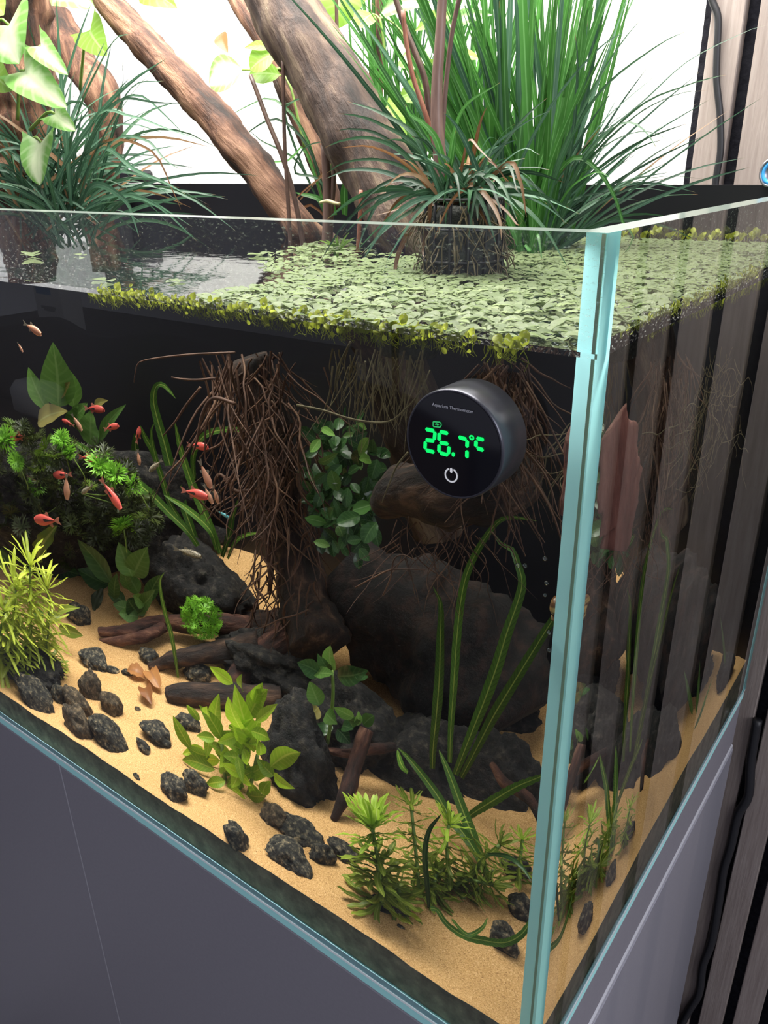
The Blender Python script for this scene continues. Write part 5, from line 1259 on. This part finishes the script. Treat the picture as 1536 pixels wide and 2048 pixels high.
# snail on the dark wood, seen through the right pane
sp = UR(1168, 1212, -0.0152, 0)
mb = MB()
P = [sp + np.array([0.0, math.cos(a) * r, math.sin(a) * r]) for a, r in [(t * 0.55, 0.0038 * (1 - t / 22)) for t in range(20)]]
mb.add(*tube(P, [0.0024, 0.0022, 0.0012], 10, 50))
sn = thing('snail', sp, 'amber striped snail shell behind the right glass pane', 'snail')
mb.obj('shell', 'snail', sn)
mb = MB(); mb.add(*tube([sp + np.array([0.0, 0.002, -0.004]), sp + np.array([0, 0.0, -0.0055]), sp + np.array([0, -0.004, -0.0053])], [0.0015, 0.002, 0.001], 8, 12)); mb.obj('foot', 'snail', sn)

# ================================================================ FLOATING FERNS
def onw(px, py): return A(px, py, ZW, 2)
poly = [onw(*p)[:2] for p in [(128, 586), (250, 588), (400, 592), (480, 578), (545, 560), (525, 512), (600, 490), (680, 478), (760, 500), (800, 482), (860, 478), (980, 470), (1060, 476), (1200, 466), (1330, 468), (1536, 466)]]
poly += [(-0.006, D - 0.014), (-T - 0.003, D - 0.014), (-T - 0.003, 0.06), (-0.02, 0.028), (-0.06, T + 0.003), (-0.3, T + 0.003)]
def inside(x, y):
    c = False; j = len(poly) - 1
    for i in range(len(poly)):
        (xi, yi), (xj, yj) = poly[i], poly[j]
        if (yi > y) != (yj > y) and x < (xj - xi) * (y - yi) / (yj - yi) + xi: c = not c
        j = i
    return c
def fern_data(r, n):
    mb = MB(); a0 = rnd(0, 6)
    for i in range(n):
        a = a0 + i * 3.1416 * (1 if n == 2 else 0.5) + rnd(-.35, .35); z = 0.0
        dr = np.array([math.cos(a), math.sin(a), 0]); rr = r * rnd(0.85, 1.1)
        up = np.array([0, 0, 1.0])
        o_ = dr * rr * 0.08 + np.array([0, 0, 0.0006 + 0.0003 * i])
        mb.add(*leaf_pts(o_, o_ + dr * rr + np.array([0, 0, rr * rnd(0.02, 0.22)]), rr * 0.82, 'oval', up, rnd(0.15, 0.45), 0.06, nl=6, na=5))
    return mb
FD = [fern_data(0.0078, 2 if i % 3 else 4) for i in range(8)]
FM = [mesh('floating_fern', m.V, m.F, 'salv', m.UV) for m in FD]
cand = []
rng = random.Random(3)
sp_ = 0.0094
y = T + 0.004
row = 0
while y < D - 0.02:
    x = -0.62 + (row % 2) * sp_ / 2
    while x < -T - 0.004:
        px, py = x + rng.uniform(-.0042, .0042), y + rng.uniform(-.0036, .0036)
        hole = noise.noise((px * 22, py * 22, 7.7)) > 0.46 or noise.noise((px * 60, py * 60, 2.7)) > 0.50
        sparse = px < -0.26 and py > 0.10 and rng.random() < 0.72
        if (bx[0] - px) ** 2 + (bx[1] - py) ** 2 < 0.024 ** 2: hole = True
        if inside(px, py) and not hole and not sparse and T + 0.004 < py and px < -T - 0.004: cand.append((px, py))
        x += sp_
    y += sp_ * 0.86; row += 1
cand.sort(key=lambda c: (c[0] - CAM[0]) ** 2 + (c[1] - CAM[1]) ** 2)
for i, (x, y) in enumerate(cand[:300]):
    o = obj('floating_fern', FM[i % 8]); o.location = (x, y, wz(x, y)); o.rotation_euler = (rnd(-.12, .12), rnd(-.12, .12), rnd(0, 6.28))
    tag(o, 'small pale green round-leaved fern floating in the dense mat', 'floating plant', 'floating ferns in the mat')
mb = MB()
for x, y in cand[300:]:
    m = random.choice(FD); a = rnd(0, 6.28); c_, s_ = math.cos(a), math.sin(a); z = wz(x, y)
    mb.add([(x + v[0] * c_ - v[1] * s_, y + v[0] * s_ + v[1] * c_, z + v[2]) for v in m.V], m.F, m.UV)
tag(mb.obj('floating_fern_mat', 'salv', origin=(-0.2, 0.3, ZW)), 'rear part of the pale green floating fern mat', 'floating plants', kind='stuff')
# ferns pressed up against the glass at the water line, with short roots
def edge_data(h):
    mb = MB()
    for i in range(random.choice((2, 3, 3))):
        b = np.array([rnd(-.003, .003), rnd(0, .004), rnd(-h * 0.55, 0.001)]); t = b + np.array([rnd(-.004, .004), rnd(0, .002), rnd(0.3, 0.75) * h * random.choice((1, 1, -0.9))])
        mb.add(*leaf_pts(b, t, np.linalg.norm(t - b) * rnd(0.6, 0.85), 'oval', VIEW + rdir() * 0.4, 0.3, 0.1, nl=6, na=5))
    for i in range(7):
        b = np.array([rnd(-.004, .004), rnd(0, .005), -0.001]); mb.add(*tube([b, b + np.array([rnd(-.003, .003), rnd(0, .002), -h * rnd(0.3, 0.6)]), b + np.array([rnd(-.004, .004), rnd(0, .003), -h * rnd(0.7, 1.1)])], [0.0002, 0.0001], 4, 5, cap=False))
    return mb
ED = [edge_data(0.0075) for _ in range(10)]
EM = [mesh('glass_edge_fern', m.V, m.F, 'salvedge', m.UV) for m in ED]
for i in range(100):
    x = -0.335 + 0.30 * (i / 99) + rnd(-.002, .002)
    if x > -0.075 and random.random() < 0.5: continue
    o = obj('glass_edge_fern', EM[i % 10]); o.location = (x, T + 0.0025, ZW + rnd(-0.0025, 0.001)); s = rnd(0.55, 1.0) + 0.4 * max(0, noise.noise((x * 40, 0, 3))) + (0.2 if x > -0.2 else 0); o.scale = (s, s, s); o.rotation_euler = (0, rnd(-0.5, 0.5), 0)
    tag(o, 'yellow-green floating fern pressed against the front glass at the water line', 'floating plant', 'floating ferns along the front glass')
for i in range(44):
    y = 0.075 + 0.24 * (i / 43)
    o = obj('glass_edge_fern', EM[i % 10]); o.location = (-T - 0.003, y, ZW + rnd(-0.0015, 0.001)); o.rotation_euler = (0, 0, 1.45); s = rnd(0.7, 1.15) * (0.6 + 0.5 * i / 43); o.scale = (s, s, s)
    tag(o, 'yellow-green floating fern pressed against the right glass at the water line', 'floating plant', 'floating ferns along the right glass')
for i in range(30):
    x = -0.10 + 0.085 * (i / 29)
    o = obj('standing_fern', EM[i % 10]); o.location = (-T - 0.012 - 0.15 * (i / 29), D - T - 0.006, ZW + 0.004 + rnd(0, 0.005)); s = rnd(0.9, 1.5); o.scale = (s, s, s)
    tag(o, 'green floating fern standing up along the black back pane', 'floating plant', 'floating ferns along the back pane')
# round pads left of the basket
k = 0
for px, py, w in [(520, 507, 40), (575, 500, 36), (560, 525, 34), (600, 515, 32), (625, 505, 30), (640, 530, 40), (590, 545, 36), (660, 515, 34), (690, 505, 40), (700, 525, 44), (720, 545, 40), (650, 548, 36), (745, 520, 34), (615, 490, 24), (665, 492, 26), (210, 558, 44), (350, 560, 30), (160, 508, 28), (60, 510, 60)]:
    p = onw(px, py); m = FM[k % 8]; k += 1
    o = obj('floating_pad', m); s = w * apx(px, py, p[1]) / 0.0165; o.scale = (s, s, s * 0.5); o.location = (p[0], p[1], wz(p[0], p[1])); o.rotation_euler = (0, 0, rnd(0, 6))
    tag(o, 'loose round floating fern on open water left of the basket', 'floating plant', 'loose floating ferns on the open water')
bs = A(690, 505, 0.30); sg2 = thing('grass_tuft', A(677, 505, 0.29), 'little bright grass tuft at the waterline under the thick log', 'grass plant')
for i in range(16):
    b = A(677, 503, 0.29); a = rnd(-1.2, 1.2); put('blade', sg2, ribbon(arc(b, RV * math.sin(a) + np.array([0, 0, 1]) * math.cos(a), rnd(0.012, 0.028), 0.3), 0.0022, 8, across=3, prof=GP), 'lime')

# ================================================================ THERMOMETER
YT = -0.021
fc = A(908.5, 888, YT, 1); rX = (A(1006.5, 888, YT, 1) - A(812, 888, YT, 1))[0] / 2
rZ = (A(908, 778.5, YT, 1) - A(908, 999, YT, 1))[2] / 2
RT = (rX + rZ) / 2 * 1.0
fc[0] = (A(1006.5, 888, YT, 1)[0] + A(812, 888, YT, 1)[0]) / 2; fc[2] = (A(908, 778.5, YT, 1)[2] + A(908, 999, YT, 1)[2]) / 2
th = thing('aquarium_thermometer', (fc[0], -0.0, fc[2]), 'round black digital thermometer stuck on the front glass reading 26.7°C', 'thermometer')
def lathe_y(prof, seg=72):
    V = []; Fc = []
    for y_, r_ in prof:
        for j in range(seg):
            a = j / seg * 6.2832; V.append((fc[0] + r_ * math.cos(a), y_, fc[2] + r_ * math.sin(a)))
    for i in range(len(prof) - 1):
        for j in range(seg): Fc.append((i * seg + j, i * seg + (j + 1) % seg, i * seg + seg + (j + 1) % seg, i * seg + seg + j))
    Fc.append(tuple(range((len(prof) - 1) * seg, len(prof) * seg)))
    return V, Fc
mb = MB(); mb.add(*lathe_y([(-0.0006, RT * 0.97), (-0.0012, RT * 1.0), (YT + 0.0016, RT * 1.0), (YT + 0.0004, RT * 0.985), (YT + 0.0001, RT * 0.965), (YT + 0.0004, RT * 0.945)])); mb.obj('housing', 'thermo', th)
mb = MB(); mb.add(*lathe_y([(YT + 0.0006, RT * 0.947), (YT + 0.0002, RT * 0.945)], 64)); face_ = mb.obj('face', 'thermoface', th, smooth=False)
YF = YT - 0.0000
def tc_(x, y): return A(770 + x / 4.518, 740 + y / 4.518, YF, 1)
def seg_bar(a, b, w, mb):
    a, b = tc_(*a), tc_(*b); d_ = unit(b - a); n_ = np.array([-d_[2], 0, d_[0]]) * w
    if abs(d_[0]) > abs(d_[2]) and n_[2] < 0: n_ = -n_
    e = d_ * w * 0.9; Q = [a - e * 0.2, a + e * 0.6 + n_, b - e * 0.6 + n_, b + e * 0.2, b - e * 0.6 - n_, a + e * 0.6 - n_]
    V = [q + np.array([0, -0.0002, 0]) for q in Q]; mb.add(V, [tuple(range(6))])
sw_ = 0.00085
DG = {'digit_2': [((368, 533), (448, 551)), ((455, 557), (447, 630)), ((368, 630), (448, 640)), ((367, 645), (363, 715)), ((370, 722), (448, 742))],
      'digit_6': [((497, 556), (573, 572)), ((492, 568), (490, 638)), ((495, 655), (575, 668)), ((491, 672), (489, 742)), ((580, 688), (576, 760)), ((497, 748), (573, 768))],
      'digit_7': [((666, 604), (740, 627)), ((746, 634), (742, 700)), ((743, 726), (741, 795))],
      'letter_c': [((828, 616), (897, 630)), ((826, 637), (822, 696)), ((830, 704), (893, 724))]}
for nme, segs in DG.items():
    mb = MB()
    for a, b in segs: seg_bar(a, b, sw_, mb)
    mb.obj(nme, 'green', face_, origin=th.location, smooth=False)
def ring(cx, cy_, rx, rz_, w, a0, a1, mb, n=40):
    c = tc_(cx, cy_); ex = (tc_(cx + rx, cy_ + rx * 0.19) - c); ez = (tc_(cx, cy_ - rz_) - c); V = []
    for i in range(n + 1):
        a = math.radians(a0 + (a1 - a0) * i / n)
        for q in (1, 1 - w): V.append(c + (ex * math.cos(a) + ez * math.sin(a)) * q + np.array([0, -0.0002, 0]))
    mb.add(V, [(2 * i, 2 * i + 2, 2 * i + 3, 2 * i + 1) for i in range(n)])
mb = MB(); ring(618, 762, 15, 21, 0.99, 0, 360, mb); mb.obj('decimal_point', 'green', face_, origin=th.location, smooth=False)
mb = MB(); ring(785, 610, 24, 24, 0.6, 0, 360, mb); mb.obj('degree_mark', 'green', face_, origin=th.location, smooth=False)
mb = MB()
for a, b in [((437, 465), (500, 470)), ((500, 470), (513, 492)), ((513, 492), (500, 517)), ((500, 517), (437, 510)), ((437, 510), (437, 465)), ((455, 492), (474, 484)), ((474, 484), (470, 496)), ((470, 496), (490, 490))]: seg_bar(a, b, 0.00022, mb)
mb.obj('battery_mark', 'greendim', face_, origin=th.location, smooth=False)
mb = MB(); ring(600, 950, 60, 66, 0.22, 112, 428, mb); seg_bar((600, 884), (600, 928), 0.0006, mb); mb.obj('power_mark', 'icon', face_, origin=th.location, smooth=False)
cu = bpy.data.curves.new('lettering', 'FONT'); cu.body = 'Aquarium Thermometer'; cu.size = 0.0026; cu.align_x = 'CENTER'; cu.align_y = 'CENTER'; cu.extrude = 0.00002
cu.materials.append(M['print'])
lt_ = bpy.data.objects.new('lettering', cu); COL.objects.link(lt_); lt_.parent = th
tcn = tc_(612, 343); wreal = np.linalg.norm(tc_(798, 375) - tc_(425, 312)); bpy.context.view_layer.update()
lt_.scale = [wreal / max(1e-4, lt_.dimensions.x)] * 3
lm_ = bpy.data.meshes.new_from_object(lt_.evaluated_get(bpy.context.evaluated_depsgraph_get())); sc_l = lt_.scale[:]
bpy.data.objects.remove(lt_); lt_ = obj('lettering', lm_, face_); lt_.scale = sc_l
lt_.rotation_euler = (math.pi / 2, 0, 0); lt_.location = Vector(tcn) + Vector((0, -0.0003, 0)) - th.location

# ================================================================ SMALL THINGS ROUND THE TANK
def cable(label, P, r, name='cable'):
    mb = MB(); mb.add(*tube(P, [r, r], 10, 90)); return tag(mb.obj(name, 'rubber', origin=P[-1]), label, 'cable')
cy0 = YS - 0.004
cable('black cable running down over the first slat right of the white wall', [A(1418, -40, cy0), A(1424, 0, cy0), A(1436, 35, cy0), A(1434, 100, cy0), A(1433, 160, cy0), A(1440, 230, cy0), A(1441, 300, cy0), A(1434, 345, cy0), A(1430, 380, cy0), A(1432, 470, cy0) - np.array([0, 0, 0.03])], apx(1434, 200, cy0) * 7.0)
cy1 = YS - 0.003
cable('thick black cable snaking along the slat gap beside the cabinet', [A(1515, 1440, cy1), A(1502, 1520, cy1), A(1497, 1590, cy1), A(1476, 1630, cy1), A(1462, 1690, cy1), A(1447, 1740, cy1), A(1438, 1800, cy1), A(1424, 1880, cy1), A(1406, 1930, cy1), A(1398, 1985, cy1), A(1378, 2020, cy1), A(1358, 2060, cy1), A(1345, 2120, cy1)], apx(1450, 1750, cy1) * 8)
dc = A(1545, 345, D - 0.02)
kk = apx(1536, 345, D - 0.02)
dl_ = thing('gauge', dc, 'round blue-faced gauge with a grey rim clipped on the back rim', 'gauge')
def disc(r0, r1, y0, y1, mat, name):
    V = []; Fc = []; s = 48
    for y_, r_ in ((y1, r0), (y0, r0), (y0, r1), (y0 + 0.002, r1)):
        for j in range(s): a = j / s * 6.2832; V.append((dc[0] + r_ * math.cos(a), dc[1] + y_, dc[2] + r_ * 1.25 * math.sin(a)))
    for i in range(3):
        for j in range(s): Fc.append((i * s + j, i * s + (j + 1) % s, i * s + s + (j + 1) % s, i * s + s + j))
    Fc.append(tuple(range(3 * s, 4 * s)))
    mb = MB(); mb.add(V, Fc); mb.obj(name, mat, dl_)
disc(23 * kk, 19 * kk, -0.006, 0.006, 'steel', 'rim'); disc(19.5 * kk, 12 * kk, -0.0056, 0.0, 'blue', 'face')
# black clamp on the back rim at the left
a, b = A(226, 341, D - 0.004), A(292, 372, D - 0.004)
cp = thing('filter_clamp', (a[0], D, H), 'black box-shaped clamp hooked over the back rim at the left', 'clamp')
part('clamp_body', (a[0], D - 0.022, H + 0.001), (b[0] - 0.006, D + 0.018, a[2]), 'rubber', cp, 0.004)
part('clamp_jaw', (a[0] + 0.004, D - 0.032, H - 0.05), (b[0] - 0.03, D - 0.0135, H + 0.004), 'rubber', cp, 0.003)
# air bubbles on the inside of the glass
for x, y, r in [(1036 - 0, 1131, 5), (1090, 1117, 5), (1093, 1166, 4.5), (1050, 1131, 5), (1098, 1265, 5), (1098, 1300, 5), (1090, 1190, 4)]:
    p = U(x, y, T + 0.002); rr = r * upx(x, y, T + 0.002)
    import bmesh
    bm = bmesh.new(); bmesh.ops.create_uvsphere(bm, u_segments=14, v_segments=9, radius=rr); me = bpy.data.meshes.new('air_bubble'); bm.to_mesh(me); bm.free()
    me.materials.append(M['bubble']); me.polygons.foreach_set('use_smooth', [True] * len(me.polygons))
    o = obj('air_bubble', me); o.location = p; tag(o, 'tiny air bubble clinging to the inside of the front glass', 'bubble', 'air bubbles on the glass')
# pale mat on the floor at the far left
fl_ = A(4, 2046, ZF + 0.012, 2)
mb = MB(); mb.add(*bbox((fl_[0] - 0.4, fl_[1] - 0.5, ZF), (fl_[0] + 0.006, fl_[1] + 0.06, ZF + 0.012), 0.004))
rg = thing('floor_mat', (fl_[0] - 0.2, fl_[1] - 0.2, ZF), 'pale floor mat with dark stripes before the cabinet', 'mat')
mb.obj('mat_body', plain('pale_mat', (0.5, 0.5, 0.55), 0.9), rg)
mb = MB()
for i in range(8): mb.add(*box((fl_[0] - 0.35, fl_[1] + 0.03 - 0.05 * i, ZF + 0.0121), (fl_[0] - 0.004, fl_[1] + 0.045 - 0.05 * i, ZF + 0.0127)))
mb.obj('stripes', 'rubber', rg, smooth=False)

# ---------------------------------------------------------------- the room in front of the tank, seen mirrored in its front glass
def rf(px, py, Y):
    v = ray(px, py); o = CAM + v * (0 - CAM[1]) / v[1]; r = v * np.array([1, -1, 1]); return o + r * (Y - o[1]) / r[1]
SY = -1.5
top = [(-3.7, -0.10), (-3.45, -0.13), (-3.2, -0.09), (-3.06, -0.05), (-2.95, -0.055), (-2.8, -0.09), (-2.6, -0.085), (-2.35, -0.045), (-2.15, -0.035), (-1.95, -0.06), (-1.75, -0.10), (-1.5, -0.085), (-1.2, -0.11), (-0.95, -0.20)]
tp = spline([(x, 0, z) for x, z in top], 60)
sf = thing('sofa', (-2.3, SY, ZF), 'dark brown sofa with a wavy back, mirrored in the front glass', 'sofa')
mb = MB(); n = len(tp)
V = [(q[0], SY, ZF + 0.1) for q in tp] + [(q[0], SY, q[2]) for q in tp] + [(q[0], SY - 0.09, q[2] - 0.01) for q in tp] + [(q[0], SY - 0.09, ZF + 0.1) for q in tp]
Fc = [(k * n + i, k * n + i + 1, (k * n + i + 1 + n) % (4 * n), (k * n + i + n) % (4 * n)) for k in range(4) for i in range(n - 1)] + [(0, n, 2 * n, 3 * n), (n - 1, 4 * n - 1, 3 * n - 1, 2 * n - 1)]
mb.add(V, Fc); M['sofa'] = surf('dark_brown_leather', [(0.3, (0.05, 0.035, 0.032)), (0.7, (0.085, 0.06, 0.055))], 8, 0.6)
mb.obj('backrest', 'sofa', sf)
part('seat', (-3.7, SY + 0.001, ZF + 0.1), (-0.95, SY + 0.5, ZF + 0.42), 'sofa', sf, 0.03)
for x in (-3.6, -1.05):
    for y in (SY - 0.04, SY + 0.45): part('leg', (x - 0.03, y - 0.03, ZF), (x + 0.03, y + 0.03, ZF + 0.1), 'rubber', sf, 0.004)
a, b = rf(75, 580, -1.72), rf(140, 655, -1.72)
cb2 = thing('cupboard', (-2.9, -1.95, ZF), 'low dark cupboard behind the sofa, mirrored in the front glass', 'cupboard')
part('cupboard_body', (-3.9, -2.2, ZF), (-1.9, -1.66, b[2] - 0.03), 'sofa', cb2, 0.01)
wb = thing('box', (a[0], -1.76, b[2] - 0.03), 'white printed box standing behind the sofa, mirrored in the front glass', 'box')
M['card'] = plain('white_card', (0.80, 0.80, 0.82), 0.6); M['ink'] = plain('grey_ink', (0.25, 0.26, 0.30), 0.6); M['inkblue'] = plain('blue_ink', (0.12, 0.30, 0.60), 0.6)
bw = b[0] - a[0]
part('carton', (a[0], -1.80, b[2] - 0.029), (b[0], -1.70, a[2] + 0.03), 'card', wb, 0.003)
part('blue_band', (a[0] + 0.1 * bw, -1.6996, a[2] - 0.01), (b[0] - 0.35 * bw, -1.699, a[2] + 0.02), 'inkblue', wb)
for k, (u0, u1, v0) in enumerate([(0.2, 0.75, 0.45), (0.3, 0.7, 0.52)]): part('print_line', (a[0] + u0 * bw, -1.6996, a[2] + (b[2] - a[2]) * v0 - 0.006), (a[0] + u1 * bw, -1.699, a[2] + (b[2] - a[2]) * v0 + 0.006), 'ink', wb)
a, b = rf(-10, 765, SY + 0.2), rf(70, 850, SY + 0.2)
pc = thing('cushion', ((a[0] + b[0]) / 2, SY + 0.12, b[2]), 'pale cushion leaning on the sofa, mirrored at the left in the front glass', 'cushion')
part('cover', (a[0], SY + 0.03, ZF + 0.425), (b[0], SY + 0.16, a[2]), 'card', pc, 0.03, True)
M['jeans'] = surf('blue_cloth', [(0.3, (0.06, 0.17, 0.52)), (0.7, (0.10, 0.25, 0.70))], 20, 0.8)
a, b = rf(748, 440, SY - 0.15), rf(808, 570, SY - 0.15)
bc = thing('hanging_cloth', ((a[0] + b[0]) / 2, SY - 0.15, ZF), 'blue cloth hung on a stand behind the sofa, mirrored above the floating mat', 'cloth')
mb = MB(); V, Fc = sheet(a[0], b[0], 0, 1, 16, 12, lambda x, y: 0)
V = [(x, SY - 0.15 + 0.012 * math.sin(60 * x) * (1 - 0.5 * y), b[2] - 0.05 + (a[2] - b[2] + 0.05) * y - 0.04 * y * ((x - a[0]) / (b[0] - a[0])) ** 2) for x, y, z in V]
mb.add(V, Fc); mb.obj('cloth', 'jeans', bc)
mb = MB(); mb.add(*tube([((a[0] + b[0]) / 2, SY - 0.175, ZF), ((a[0] + b[0]) / 2, SY - 0.175, a[2])], [0.012, 0.012], 10)); mb.add(*tube([(a[0], SY - 0.17, a[2] - 0.03), (b[0], SY - 0.17, a[2] - 0.035)], [0.008, 0.008], 8)); mb.obj('stand', 'rubber', bc)
